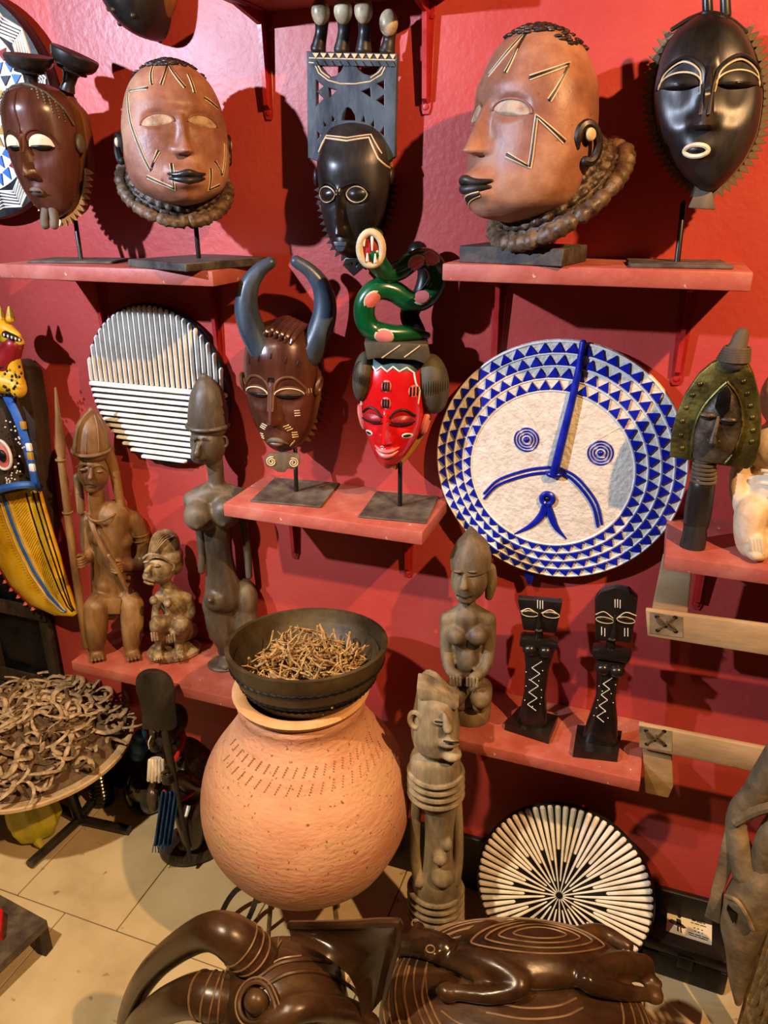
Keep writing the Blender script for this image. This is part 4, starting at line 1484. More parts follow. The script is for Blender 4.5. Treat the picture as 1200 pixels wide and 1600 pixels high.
for i in range(6):
    t = i / 6.0 * .52
    c_ = pa * (1 - t) + pb * t
    ob('cord_ring', tube([c_ + np.array([(.0225 - .011 * t) * math.cos(a), (.0225 - .011 * t) * math.sin(a), 0]) for a in np.linspace(0, 2 * math.pi, 25)[:-1]], .0026, 6, closed=True), 'wood_grey', cr)
na, nb_ = fr(1101, 718), fr(1099, 750)
nk = ob('neck', tube([na, nb_], [.0145, .017], 14), 'wood_grey', root)
for i in range(6):
    t = i / 5.0
    c_ = na * (1 - t) + nb_ * t
    ob('cord_ring', tube([c_ + np.array([(.0155 + .003 * t) * math.cos(a), (.0155 + .003 * t) * math.sin(a), 0]) for a in np.linspace(0, 2 * math.pi, 25)[:-1]], .0028, 6, closed=True), 'wood_grey', nk)
ba, bb = fr(1098, 750), fr(1088, 818)
ob('post', stube([ba, ba * .85 + bb * .15, ba * .3 + bb * .7, bb], [.018, .0205, .0215, .020], 20, 16), 'wood_black', root)
ca = fr(1087, 818)
ob('foot_block', loft2([fr(1068, 816), fr(1066, 835), (fr(1061, 852)[0], 0, 0.0)], [fr(1105, 818), fr(1105, 838), (fr(1102, 858)[0], 0, 0.0)], [.022, .026, .024], .022, 16, 3.0), 'wood_black', root)

# ------------------------------------------------------------------ pale seated figure at right edge
loc = np.array([.232, -.105, Z_FR])
fr = Fr(loc)
root = thing('seated_figure', 'pale unstained wooden seated figure at the right edge of the photo', 'figure', loc, fr.th)
S = []
f3 = lambda px, py, d=0: fr(px, py, d)
zf = lambda px, py: np.array([f3(px, py)[0], f3(px, py)[1], max(f3(px, py)[2], .012)])
parts = [ell(f3(1225, 765), (.055, .045, .075)), ell(f3(1225, 700), (.05, .04, .05)), tube([f3(1225, 690), f3(1225, 650)], .02, 12), ell(f3(1226, 620), (.036, .04, .048)),
         stube([f3(1180, 700), f3(1160, 722, .01), f3(1153, 760, .015), f3(1162, 800, .03), f3(1178, 840, .05)], [.017, .015, .0145, .014, .012], 12, 20),
         stube([f3(1272, 700), f3(1290, 760), f3(1275, 830, .05)], [.017, .015, .012], 12, 20),
         stube([f3(1205, 800), f3(1175, 800, .04), f3(1172, 850, .04), (f3(1185, 880, .06)[0], -.05, .014)], [.026, .026, .022, .014], 12, 20),
         stube([f3(1245, 800), f3(1272, 800, .04), f3(1270, 850, .04), (f3(1262, 880, .06)[0], -.05, .014)], [.026, .026, .022, .014], 12, 20),
         ell((f3(1187, 870)[0] - .003, -.052, .014), (.02, .034, .014)), ell((f3(1262, 870)[0], -.052, .014), (.02, .034, .014)),
         ell((0, .0, .024), (.055, .05, .024)), ell(f3(1185, 855, .06), (.013, .014, .022))]
ob('body', blend(parts, .0035, 4), 'wood_pale', root)
for i, dx in enumerate((-6, -1, 4, 9)):
    a_, b_ = f3(1180 + dx, 842, .074), f3(1183 + dx, 866, .076)
    ob('finger', tube([a_, b_], .0038, 8), 'wood_pale', root)
for py in (735, 755, 775):
    ob('carved_band', stube([f3(1190, py, .035), f3(1225, py + 4, .048), f3(1258, py, .035)], .0028, 6, 16), 'wood_pale', root)

# ------------------------------------------------------------------ statues on the lower left shelf
def limb(fr, pts, r, m=20, n=12):
    """pts: (px, py, depth towards viewer)"""
    return stube([fr(*p) for p in pts], r, n, m)


def eyes(root, fr, pts, d, w, h, m_lid, m_slit, parent=None):
    for px, py in pts:
        c = fr(px, py, d)
        e = ob('eye', ell(c, (w, w * .6, h), None, 14, 10), m_lid, root)
        ob('eye_line', tube([c + np.array([-w * .9, -w * .45, 0]), c + np.array([0, -w * .62, -h * .1]), c + np.array([w * .9, -w * .45, 0])], max(.0006, h * .16), 5), m_slit, e)


# seated man with a spear
loc = atZ(180, 1006, Z_LL)
fr = Fr(loc)
root = thing('seated_figure', 'brown carved man seated on a stool holding a tall spear', 'figure', loc, fr.th)
f = fr
def gz(px, py, z=0.0):
    return fr.g(px, py, z)
fl, f2 = gz(152, 1027), gz(208, 1026)
fl[2] = f2[2] = .009
kl, kr = f(150, 948, .052), f(206, 945, .052)
body = [limb(f, [(152, 800, 0), (176, 806, 0), (208, 812, 0)], [.022, .030, .022], 12), limb(f, [(176, 806, 0), (173, 860, 0), (176, 915, 0), (178, 940, 0)], [.043, .046, .050, .05], 16),
        ell(f(160, 840, .022), (.026, .018, .022)), ell(f(192, 845, .02), (.024, .018, .022)), ell(f(165, 915, .03), (.022, .02, .02)),
        limb(f, [(151, 806, 0), (150, 770, .005)], [.018, .019], 8), ell(f(146, 738, .01), (.034, .036, .044)), ell(f(143, 762, .026), (.017, .014, .013)),
        limb(f, [(143, 730, .044), (141, 747, .056)], [.004, .0068], 8),
        stube([f(138, 812, 0), f(136, 850, .005), f(140, 868, .02), f(128, 876, .035)], [.019, .016, .014, .011], 12, 18),
        stube([f(212, 815, 0), f(223, 850, .002), f(218, 880, .012), f(185, 885, .05)], [.020, .018, .017, .012], 12, 18),
        stube([f(170, 935, .0), kl * .5 + f(165, 935, .02) * .5, kl], [.034, .033, .028], 12, 12), stube([kl, fl * .5 + kl * .5 + np.array([.0, -.004, 0]), fl + np.array([0, .012, .012])], [.029, .026, .020], 12, 14),
        stube([f(186, 935, .0), kr * .5 + f(192, 935, .02) * .5, kr], [.034, .033, .028], 12, 12), stube([kr, f2 * .5 + kr * .5 + np.array([.0, -.004, 0]), f2 + np.array([0, .012, .012])], [.029, .026, .020], 12, 14),
        ell(fl, (.019, .028, .010)), ell(f2, (.019, .028, .010))]
b = ob('body', blend(body, .0036, 4), 'wood_seated', root)
for foot in (fl, f2):
    for i in range(4):
        ob('toe', tube([foot + np.array([-.012 + .008 * i, -.018, .004]), foot + np.array([-.013 + .0085 * i, -.029, .0015])], .0042, 8), 'wood_seated', root)
eyes(b, f, [(130, 734), (155, 737)], .040, .0085, .0045, 'wood_seated', 'dark_line')
ob('mouth', tube([f(131, 758, .045), f(140, 757, .049), f(151, 760, .045)], .0016, 6), 'dark_line', b)
ob('brow', join(stube([f(119, 730, .034), f(130, 724, .042), f(140, 729, .046)], .002, 6, 14), stube([f(144, 730, .046), f(157, 727, .042), f(167, 735, .03)], .002, 6, 14)), 'wood_seated', b)
# pointed cap
cp = [f(143, 700, .008), f(143, 668, .006), f(143, 648, .004), f(142, 640, .004)]
cap = ob('cap', stube(cp, [.040, .034, .018, .006], 24, 18), 'wood_seated', root)
ob('cap_band', tube([cp[0] + np.array([.041 * math.cos(a), .041 * math.sin(a), -.002 + .004 * math.sin(a)]) for a in np.linspace(0, 2 * math.pi, 33)[:-1]], .0042, 8, closed=True), 'wood_seated', cap)
for a in (-2.4, -1.9, -1.2, -.7):
    ob('cap_ridge', stube([cp[0] + np.array([.040 * math.cos(a), .040 * math.sin(a), .002]), cp[1] + np.array([.033 * math.cos(a), .033 * math.sin(a), 0]), cp[2] + np.array([.017 * math.cos(a), .017 * math.sin(a), 0]), cp[3]], .0022, 6, 16), 'wood_seated', cap)
ob('hair_lock', limb(f, [(165, 700, -.005), (177, 730, -.005), (186, 775, .005), (193, 812, .012)], [.016, .012, .0105, .008]), 'wood_seated', root)
ob('hair_lock', limb(f, [(121, 745, -.02), (124, 770, -.016), (127, 800, -.005)], [.010, .010, .009]), 'wood_seated', root)
ob('shoulder_strap', stube([f(141, 812, .035), f(150, 835, .052), f(168, 872, .062), f(188, 905, .055), f(206, 925, .045)], [.006] * 5, 8, 24, flat=.5, up=(0, 1, 0)), 'wood_seated', root)
ob('necklace', stube([f(133, 800, .02), f(143, 812, .045), f(158, 814, .052), f(176, 806, .042), f(184, 798, .02)], .003, 6, 20), 'wood_seated', root)
ob('dagger', limb(f, [(170, 868, .075), (185, 893, .07), (198, 922, .06)], [.005, .006, .004]), 'wood_seated', root)
# hands with separate fingers
for c_, ax in ((f(126, 876, .04), 1), (f(181, 885, .06), -1)):
    hnd = ob('hand', ell(c_, (.012, .010, .013)), 'wood_seated', root)
    for i in range(4):
        z_ = c_[2] + .010 - .0065 * i
        ob('finger', stube([c_ + np.array([ax * .010, -.004, .010 - .0065 * i]), c_ + np.array([0, -.0125, .009 - .0065 * i]), c_ + np.array([-ax * .012, -.006, .008 - .0065 * i])], [.0036, .0036, .003], 7, 10), 'wood_seated', hnd)
    ob('thumb', stube([c_ + np.array([ax * .006, .0, .012]), c_ + np.array([-ax * .003, -.006, .017]), c_ + np.array([-ax * .011, -.008, .015])], [.004, .004, .003], 7, 10), 'wood_seated', hnd)
for px in (214, 220, 226):
    pass
for py in (834, 842):
    c_ = f(218, py, .0)
    ob('armband', tube([c_ + np.array([.0205 * math.cos(a), .0205 * math.sin(a), .0]) for a in np.linspace(0, 2 * math.pi, 25)[:-1]], .002, 6, closed=True), 'wood_seated', root)
sz = f(180, 945, .01)[2]
ob('stool_seat', box(-.052, .05, -.045, .04, sz - .016, sz - .002, .004), 'wood_seated', root)
for sx in (-.038, .036):
    ob('stool_leg', box(sx - .010, sx + .010, .005, .03, 0.0, sz - .014, .003), 'wood_seated', root)
ob('loincloth', prism([(f(163, 940, .06)[0], f(163, 935, .06)[2]), (f(190, 940, .06)[0], f(190, 935, .06)[2]), (f(188, 962, .06)[0], f(188, 958, .06)[2]), (f(164, 962, .06)[0], f(164, 958, .06)[2])], -.066, -.045, .002), 'wood_seated', root)
s0, s1, s2, s3 = f(85, 606, .05), f(95, 715, .048), f(112, 850, .045), f(128, 962, .045)
spr = ob('spear', stube([s1, s2, s3, s3 + (s3 - s2) * .45], [.008, .0092, .0095, .009], 10, 24), 'wood_seated', root)
ob('spear_head', loft2([s0, s0 * .6 + s1 * .4 + np.array([-.004, 0, 0]), s0 * .15 + s1 * .85 + np.array([-.010, 0, 0]), s1 + np.array([-.006, 0, 0])], [s0 + np.array([.004, 0, 0]), s0 * .6 + s1 * .4 + np.array([.008, 0, 0]), s0 * .15 + s1 * .85 + np.array([.013, 0, 0]), s1 + np.array([.009, 0, 0])], [.003, .006, .008, .008], .006, 8), 'wood_seated', spr)
for t in (.02, .52):
    c_ = s1 * (1 - t) + s2 * t if t < .5 else s2 * .62 + s1 * .38
    ob('spear_ring', tube([c_ + np.array([.0102 * math.cos(a), .0102 * math.sin(a), 0]) for a in np.linspace(0, 2 * math.pi, 19)[:-1]], .0022, 6, closed=True), 'wood_seated', spr)

# small crouching figure
loc = atZ(273, 1022, Z_LL)
fr = Fr(loc)
f = fr
root = thing('crouching_figure', 'small pale-streaked crouching figure with high ridged hair on an oval base', 'figure', loc, fr.th)
bs = [gz(238, 1020), gz(272, 1046), gz(310, 1020)]
ob('base', xf(lathe([(.052, 0), (.060, .004), (.062, .014), (.056, .022), (.02, .024), (.0005, .024)], 36, 1.05, .72)), 'wood_small', root)
fl, f2 = np.array([-.034, -.022, .032]), np.array([.012, -.03, .032])
kl, kr = f(246, 972, .05), f(283, 975, .055)
body = [limb(f, [(262, 918, .005), (270, 940, .0), (278, 965, -.01), (285, 985, -.015)], [.018, .030, .028, .031]), limb(f, [(250, 930, .005), (270, 930, .0), (293, 935, -.005)], [.012, .018, .014], 10),
        ell(f(240, 938, .035), (.010, .014, .010)), ell(f(262, 942, .04), (.010, .016, .010)), limb(f, [(262, 920, .0), (255, 900, .006)], [.014, .015], 8),
        ell(f(250, 886, .014), (.035, .036, .040)), ell(f(232, 900, .03), (.014, .014, .014)), limb(f, [(236, 882, .044), (229, 893, .05)], [.004, .007], 6),
        limb(f, [(249, 930, .004), (243, 955, .012), (241, 985, .045)], [.011, .0092, .008]), limb(f, [(294, 934, -.005), (299, 958, .0), (285, 978, .04), (270, 990, .055)], [.012, .0105, .0095, .008]),
        stube([f(278, 985, -.005), kl, fl + np.array([.004, .012, .012]), fl], [.022, .018, .013, .010], 12, 22), stube([f(290, 985, -.01), kr, f2 + np.array([.002, .014, .012]), f2], [.023, .019, .014, .010], 12, 22),
        ell(fl + np.array([-.004, -.01, -.004]), (.012, .022, .008)), ell(f2 + np.array([0, -.01, -.004]), (.012, .022, .008)), ell(f(292, 985, -.02), (.028, .026, .024)), ell((.015, .02, .03), (.02, .02, .02))]
b = ob('body', blend(body, .003, 3), 'wood_small', root)
eyes(b, f, [(229, 878), (246, 884)], .046, .0075, .0035, 'wood_small', 'dark_line')
ob('lips', join(tube([f(225, 903, .042), f(233, 906, .046), f(240, 908, .042)], .003, 6), tube([f(226, 909, .04), f(233, 912, .044), f(239, 913, .04)], .003, 6)), 'wood_small', b)
hr = ob('hair_crest', blend([ell(f(258, 850, .0), (.034, .03, .036)), ell(f(272, 876, -.008), (.022, .03, .034)), ell(f(262, 868, .0), (.036, .036, .028))], .003, 4), 'wood_small', root)
ridges = []
for i in range(9):
    t = i / 8.0
    ridges.append(stube([f(232 + 10 * t, 866 - 4 * t, .036), f(236 + 22 * t, 846 - 8 * math.sin(t * 3), .034), f(246 + 26 * t, 832 + 5 * t, .018)], .0017, 5, 12))
ob('hair_ridges', join(*ridges), 'wood_small', hr)
ob('hair_band', stube([f(224, 872, .036), f(234, 866, .046), f(252, 870, .05), (f(270, 882, .036))], .003, 6, 18), 'wood_small', hr)
ob('ear', tube([f(268, 886, .036) + np.array([.006 * math.cos(a), 0, .009 * math.sin(a)]) for a in np.linspace(0, 2 * math.pi, 17)[:-1]], .0028, 6, closed=True), 'wood_small', b)
for c_ in (f(241, 990, .052), f(268, 993, .062)):
    for i in range(3):
        ob('finger', tube([c_ + np.array([-.006 + .006 * i, -.004, .004]), c_ + np.array([-.006 + .006 * i, -.006, -.014])], .0026, 6), 'wood_small', root)
for c_ in (fl, f2):
    for i in range(4):
        ob('toe', tube([c_ + np.array([-.012 + .0055 * i, -.024, -.005]), c_ + np.array([-.0125 + .0057 * i, -.032, -.006])], .0026, 6), 'wood_small', root)

# tall standing woman with a bullet-shaped cap
loc = atZ(352, 1036, Z_LL)
fr = Fr(loc)
f = fr
root = thing('standing_figure', 'tall dark standing woman with bullet-shaped cap and thin hanging arms', 'figure', loc, fr.th)
fl, f2 = gz(352, 1040), gz(400, 1030)
fl[2] = f2[2] = .010
body = [limb(f, [(300, 782, .0), (335, 772, .0), (375, 778, .0)], [.022, .030, .024], 12), ell(f(310, 806, .028), (.032, .032, .034)), ell(f(352, 800, .028), (.033, .032, .036)), ell(f(308, 822, .05), (.008, .012, .008)), ell(f(350, 818, .05), (.008, .012, .008)),
        limb(f, [(338, 785, .0), (338, 750, .0), (335, 720, .004)], [.022, .0175, .019], 12), limb(f, [(340, 790, .0), (341, 850, .0), (345, 890, .0), (350, 930, .0)], [.036, .031, .034, .046], 18),
        ell(f(340, 935, .02), (.032, .03, .03)), ell(f(328, 936, .045), (.008, .014, .008)), ell(f(383, 935, -.004), (.031, .04, .05)), ell(f(340, 945, -.005), (.036, .036, .045)),
        ell(f(325, 692, .005), (.038, .044, .048)), ell(f(312, 712, .03), (.020, .022, .018)), limb(f, [(311, 690, .042), (307, 710, .052)], [.0045, .008], 6),
        stube([f(342, 960, .0), f(345, 985, .008), f(352, 1010, .0), fl + np.array([.0, .02, .02])], [.034, .030, .019, .016], 12, 18), stube([f(380, 955, .0), f(386, 985, .006), f(392, 1010, .0), f2 + np.array([0, .02, .02])], [.034, .030, .02, .016], 12, 18),
        ell(fl, (.018, .032, .011)), ell(f2, (.018, .032, .011))]
b = ob('body', blend(body, .0038, 4), 'wood_tall', root)
ob('arm', limb(f, [(303, 800, -.01), (312, 830, -.004), (315, 862, .0), (315, 892, .006)], [.012, .0095, .009, .008]), 'wood_tall', root)
ob('arm', limb(f, [(375, 790, -.01), (382, 825, -.004), (387, 865, .0), (389, 900, .006)], [.012, .0095, .009, .008]), 'wood_tall', root)
cap = ob('cap', stube([f(325, 662, .004), f(325, 640, .004), f(323, 612, .003), f(320, 594, .002), f(319, 588, .002)], [.0425, .041, .033, .018, .008], 28, 24), 'wood_tall', root)
c_ = f(325, 664, .004)
ob('cap_band', tube([c_ + np.array([.043 * math.cos(a), .043 * math.sin(a), 0]) for a in np.linspace(0, 2 * math.pi, 37)[:-1]], .0048, 8, closed=True), 'wood_tall', cap)
ob('eye', join(tube([f(299, 687, .036), f(307, 685, .046)], .0028, 6)), 'wood_tall', b)
ob('eye', join(tube([f(317, 686, .046), f(332, 690, .042)], .0028, 6)), 'wood_tall', b)
ob('mouth', tube([f(303, 717, .046), f(312, 719, .05), f(321, 718, .046)], .0022, 6), 'dark_line', b)
ob('ear', tube([f(350, 690, .024) + np.array([.007 * math.cos(a), 0, .011 * math.sin(a)]) for a in np.linspace(0, 2 * math.pi, 17)[:-1]], .003, 6, closed=True), 'wood_tall', b)
ob('base', xf(lathe([(.044, 0), (.046, .004), (.042, .008), (.0005, .008)], 30, 1, .8), ((fl[0] + .004), fl[1] + .006, 0)), 'wood_tall', root)

# ------------------------------------------------------------------ figures on the lower right shelf
loc = atZ(733, 1120, Z_LR)
fr = Fr(loc)
f = fr
root = thing('kneeling_figure', 'weathered wooden kneeling woman with hands on her thighs beside ebony dolls', 'figure', loc, fr.th)
ob('base', xf(lathe([(.040, 0), (.043, .006), (.043, .03), (.038, .042), (.0005, .044)], 32, 1.02, .9)), 'wood_kneel', root)
kl, kr = f(712, 1075, .045), f(752, 1078, .045)
body = [limb(f, [(703, 968, .0), (730, 960, .0), (760, 968, .0)], [.018, .024, .018], 12), ell(f(714, 992, .022), (.021, .024, .021)), ell(f(746, 992, .022), (.021, .024, .021)),
        limb(f, [(730, 962, .0), (730, 1010, .0), (732, 1050, .0), (732, 1085, -.005)], [.032, .028, .031, .036], 16), ell(f(731, 1030, .018), (.022, .02, .03)), limb(f, [(730, 965, .0), (731, 940, .0)], [.017, .016], 8),
        ell(f(733, 905, .008), (.036, .038, .044)), ell(f(728, 932, .024), (.020, .018, .015)), limb(f, [(726, 898, .042), (724, 918, .052)], [.0045, .0085], 6),
        stube([f(699, 966, 0), f(697, 1010, .004), f(702, 1045, .03), f(716, 1056, .055)], [.016, .013, .012, .010], 12, 18), stube([f(763, 968, 0), f(764, 1010, .004), f(757, 1045, .03), f(738, 1060, .055)], [.016, .0135, .012, .010], 12, 18),
        stube([f(712, 1075, -.01), kl + np.array([0, 0, -.02])], [.024, .022], 12, 10), stube([f(752, 1075, -.01), kr + np.array([0, 0, -.02])], [.024, .022], 12, 10), ell((0, .01, .06), (.042, .03, .03)), ell((-.018, -.02, .05), (.018, .02, .018)), ell((.02, -.02, .05), (.018, .02, .018))]
b = ob('body', blend(body, .0034, 3), 'wood_kneel', root)
cap = ob('cap', loft2([f(704, 885, .0), f(703, 868, .0), f(712, 848, .0), f(728, 834, .0)], [f(767, 884, .0), f(768, 866, .0), f(762, 848, .0), f(740, 831, .0)], [.044, .043, .032, .010], .034, 14), 'wood_kneel', root)
eyes(b, f, [(716, 893), (738, 893)], .040, .009, .0042, 'wood_kneel', 'dark_line')
ob('mouth', tube([f(714, 930, .043), f(725, 934, .047), f(738, 930, .043)], .002, 6), 'dark_line', b)
ob('hair_lock', limb(f, [(765, 888, -.002), (767, 910, .0), (764, 932, .0)], [.012, .012, .008]), 'wood_kneel', root)
for c_ in (f(712, 1058, .056), f(738, 1060, .056)):
    for i in range(4):
        ob('finger', tube([c_ + np.array([-.010 + .0065 * i, -.006, .004]), c_ + np.array([-.009 + .0063 * i, -.008, -.012])], .0029, 6), 'wood_kneel', root)


def doll(label, foot, head, shoulders, torso, neck, blk, eyesp, nosep, mouthp, browp, breasts, dots, marks):
    loc = atZ(*foot, Z_LR)
    fr = Fr(loc)
    f = fr
    root = thing('ebony_doll', label, 'figure', loc, fr.th, 'pair of flat ebony dolls')
    P2 = lambda px, py, d=0: (f(px, py, d)[0], f(px, py, d)[2])
    bq = [f.g(*q, .017) for q in blk]
    V = [(q[0], q[1], z) for z in (0, .017) for q in bq]
    ob('base', (V, [(0, 1, 2, 3), (7, 6, 5, 4)] + [(i, (i + 1) % 4, 4 + (i + 1) % 4, 4 + i) for i in range(4)]), 'wood_ebony', root, deg=20)
    hb = ob('head', prism([P2(*q, .01) for q in head], -.022, -.002, .003), 'wood_ebony', root)
    ob('neck', tube([f(*neck[0], .01), f(*neck[1], .008)], [.0075, .0095], 12), 'wood_ebony', root)
    ob('shoulders', prism([P2(*q, .006) for q in shoulders], -.024, .008, .004), 'wood_ebony', root)
    L_ = [f(*q, .004) for q, _ in torso]
    R_ = [f(*q, .004) for _, q in torso]
    L_[-1] = L_[-1] * np.array([1, 1, 0]) + np.array([0, 0, .0165])
    R_[-1] = R_[-1] * np.array([1, 1, 0]) + np.array([0, 0, .0165])
    tb = ob('torso', loft2(L_, R_, [.018] * len(L_), .012, 12, 2.6), 'wood_ebony', root)
    for px, py in breasts:
        br = ob('breast', ell(f(px, py, .018), (.0145, .014, .013)), 'wood_ebony', tb)
    for (px, py) in eyesp:
        c_ = f(px, py, .0225)
        ob('eyelid', ell(c_, (.0145, .004, .0055)), 'wood_ebony', hb)
        ob('eye_rim', tube([c_ + np.array([.0155 * math.cos(a), -.0025, .0062 * math.sin(a)]) for a in np.linspace(0, 2 * math.pi, 25)[:-1]], .0007, 5, closed=True), 'cream_line', hb)
    ob('nose', stube([f(*nosep[0], .0225), f((nosep[0][0] + nosep[1][0]) / 2, (nosep[0][1] + nosep[1][1]) / 2, .025), f(*nosep[1], .026)], [.002, .003, .0055], 8, 12), 'wood_ebony', hb)
    ob('mouth', ell(f(*mouthp, .022), (.007, .004, .0035)), 'wood_grey', hb)
    for pts in browp:
        ob('brow', stube([f(*q, .0226) for q in pts], .001, 5, 16), 'cream_line', hb)
    for (px, py) in marks:
        ob('mark', tube([f(px, py - 6, .0224), f(px, py + 6, .0224)], .0009, 5), 'white_paint', hb)
    me = raw('inlaid_dot', *ell((0, 0, 0), (.0011, .0011, .0011), None, 6, 4))
    me.materials.append(M('white_paint'))
    for px, py in dots:
        ob('inlaid_dot', me, None, tb, loc=tuple(f(px, py, .0222)))
    return root


def zig(x0, y0, x1, y1, amp, n, per):
    out = []
    for i in range(n):
        t = i / (n - 1.0)
        k = (t * per) % 1.0
        s = (4 * abs(k - .5) - 1) * amp
        out.append((x0 + (x1 - x0) * t + s, y0 + (y1 - y0) * t))
    return out


d1 = zig(839, 1034, 830, 1110, 7, 60, 4) + [(822, 1050), (848, 1048), (822, 1072), (846, 1078), (820, 1094), (844, 1100), (827, 1062), (842, 1064), (832, 1104), (846, 1090)]
doll('ebony doll with flat-topped trapezoid head, nearer the kneeling woman', (832, 1138), [(809, 932), (879, 937), (869, 986), (818, 980)], [(813, 991), (835, 992), (873, 1000), (870, 1010), (812, 1004)],
     [((818, 1008), (868, 1012)), ((821, 1040), (858, 1045)), ((819, 1080), (853, 1085)), ((812, 1112), (855, 1118)), ((808, 1118), (856, 1130))],
     ((842, 984), (842, 1002)), [(789, 1130), (858, 1152), (872, 1118), (812, 1103)], [(828, 958), (861, 960)], [(842, 952), (842, 980)], (842, 985),
     [[(814, 955), (826, 951), (838, 958)], [(846, 958), (860, 953), (872, 960)]], [(828, 1014), (853, 1017)], d1, [(840, 944), (844, 945), (848, 945)])
d2 = zig(950, 1060, 937, 1128, 6, 56, 4) + [(936, 1072), (962, 1070), (934, 1094), (958, 1098), (928, 1118), (950, 1122), (941, 1080), (955, 1084), (932, 1106), (946, 1112)]
doll('ebony doll with tall rounded-top head, nearer the stitched wooden slats', (934, 1165), [(930, 956), (930, 932), (940, 920), (962, 914), (984, 919), (997, 932), (993, 962), (986, 1000), (931, 996)], [(926, 1008), (958, 1010), (988, 1018), (982, 1030), (927, 1022)],
     [((929, 1026), (982, 1032)), ((932, 1050), (968, 1056)), ((931, 1085), (962, 1090)), ((920, 1118), (965, 1126)), ((910, 1138), (966, 1152))],
     ((954, 998), (954, 1014)), [(896, 1172), (966, 1180), (972, 1142), (902, 1132)], [(945, 968), (978, 968)], [(961, 962), (958, 994)], (956, 999),
     [[(931, 960), (944, 956), (958, 966)], [(964, 966), (978, 957), (994, 962)]], [(942, 1044), (964, 1048)], d2, [(961, 943), (965, 943), (969, 944), (940, 986), (945, 988), (976, 988), (981, 988)])

# ------------------------------------------------------------------ hornbill mask hanging at the left edge
loc = atY(20, 760, -.002)
root = thing('bird_mask', 'hornbill mask with a long yellow beak topped by a spotted leopard', 'mask', (loc[0], -.003, loc[2]), 0)
def W3(px, py, y=-.06):
    p = atY(px, py, y)
    return np.array([p[0] - loc[0], y, p[2] - loc[2]])
Lb = [(-40, 775), (-22, 830), (-4, 872), (20, 912), (52, 944), (88, 960), (116, 962)]
Rb = [(62, 757), (72, 792), (83, 830), (95, 870), (106, 912), (114, 942), (121, 958)]
bk = ob('beak', loft2([W3(*q) for q in Lb], [W3(*q) for q in Rb], [.026, .028, .028, .026, .02, .014, .005], .03, 20), 'yellow_paint', root)
def on_beak(i, t, lift=.001):
    dep = [.026, .028, .028, .026, .02, .014, .005]
    j = min(int(i), 5)
    u = i - j
    a = W3(*Lb[j]) * (1 - u) + W3(*Lb[j + 1]) * u
    b = W3(*Rb[j]) * (1 - u) + W3(*Rb[j + 1]) * u
    d = dep[j] * (1 - u) + dep[j + 1] * u
    c, h = (a + b) / 2, (b - a) / 2
    th = math.pi * t
    return c - h * math.cos(th) + np.array([0, -(d + lift) * math.sin(th), 0])
ob('blue_band', tube([on_beak(i, .55 + .01 * i, .0) for i in np.linspace(0, 5.2, 40)], .0062, 6, flat=.4, up=(0, 1, 0)), 'blue_light', bk)
for t in (.51, .59):
    ob('band_edge', tube([on_beak(i, t + .01 * i, .0014) for i in np.linspace(0, 5.2, 40)], .0014, 5), 'cream_line', bk)
for t in (.77, .85, .92):
    ob('beak_groove', tube([on_beak(i, t, .0006) for i in np.linspace(.2, 5.6, 36)], .0020, 5), 'dark_line', bk)
hatch = []
for i in np.linspace(.1, 5.0, 46):
    hatch.append(tube([on_beak(i, .10), on_beak(i + .10, .20), on_beak(i + .28, .48 + .01 * i)], .0007, 4))
    hatch.append(tube([on_beak(i, .74), on_beak(i + .12, .69), on_beak(i + .28, .62 + .01 * i)], .0007, 4))
ob('feather_grooves', join(*hatch), 'ochre_paint', bk)['kind'] = 'stuff'
# lower beak edge with a red toothed strip
ob('toothed_strip', tube([on_beak(i, .06, -.006) + np.array([-.010, .012, -.006]) for i in np.linspace(0, 4.2, 24)], .010, 8), 'red_dark', root)
for i in np.linspace(.4, 4.2, 12):
    p = on_beak(i, .06, -.006) + np.array([-.014, -.002, -.008])
    ob('strip_tooth', prism([(p[0] - .005, p[2] - .004), (p[0] + .005, p[2] - .002), (p[0] + .001, p[2] + .006)], p[1] - .002, p[1] + .006), 'pink_paint', root, smooth=False)
# head
Lh = [(-60, 770), (-60, 720), (-52, 670), (-40, 620), (-15, 590)]
Rh = [(62, 758), (52, 720), (44, 680), (36, 640), (18, 605)]
hb = ob('head', loft2([W3(*q) for q in Lh], [W3(*q) for q in Rh], [.06, .07, .07, .06, .04], .04, 20), 'wood_old_dark', root)
def on_head(px, py, lift=.0):
    k = np.interp(py, [605, 640, 680, 720, 760], [.03, .055, .066, .068, .062])
    return W3(px, py, -.06 - k * .75 - lift)
ob('eye_white', ell(on_head(4, 710, .008), (.028, .010, .036)), 'pink_paint', hb)
ob('eye_ring', tube([on_head(4, 710, .014) + np.array([.027 * math.cos(t), 0, .035 * math.sin(t)]) for t in np.linspace(0, 2 * math.pi, 33)[:-1]], .0035, 7, closed=True), 'white_paint', hb)
ob('pupil', ell(on_head(5, 712, .018), (.011, .006, .015)), 'black_paint', hb)
for i in range(34):
    a = random.uniform(-1.4, 1.6)
    r_ = random.uniform(30, 44)
    px, py = 6 + r_ * math.cos(a) * .8, 705 - r_ * math.sin(a) * 1.2
    if px < 46 and 640 < py < 755:
        ob('white_dot', ell(on_head(px, py, .012), (.0022, .0022, .0022), None, 6, 5), 'white_paint', hb)
ob('blue_brow', stube([on_head(12, 618, .01), on_head(28, 650, .006), on_head(42, 690, .0), on_head(52, 730, -.01), on_head(58, 757, -.02)], .0125, 8, 24, flat=.5, up=(0, 1, 0)), 'blue_light', hb)
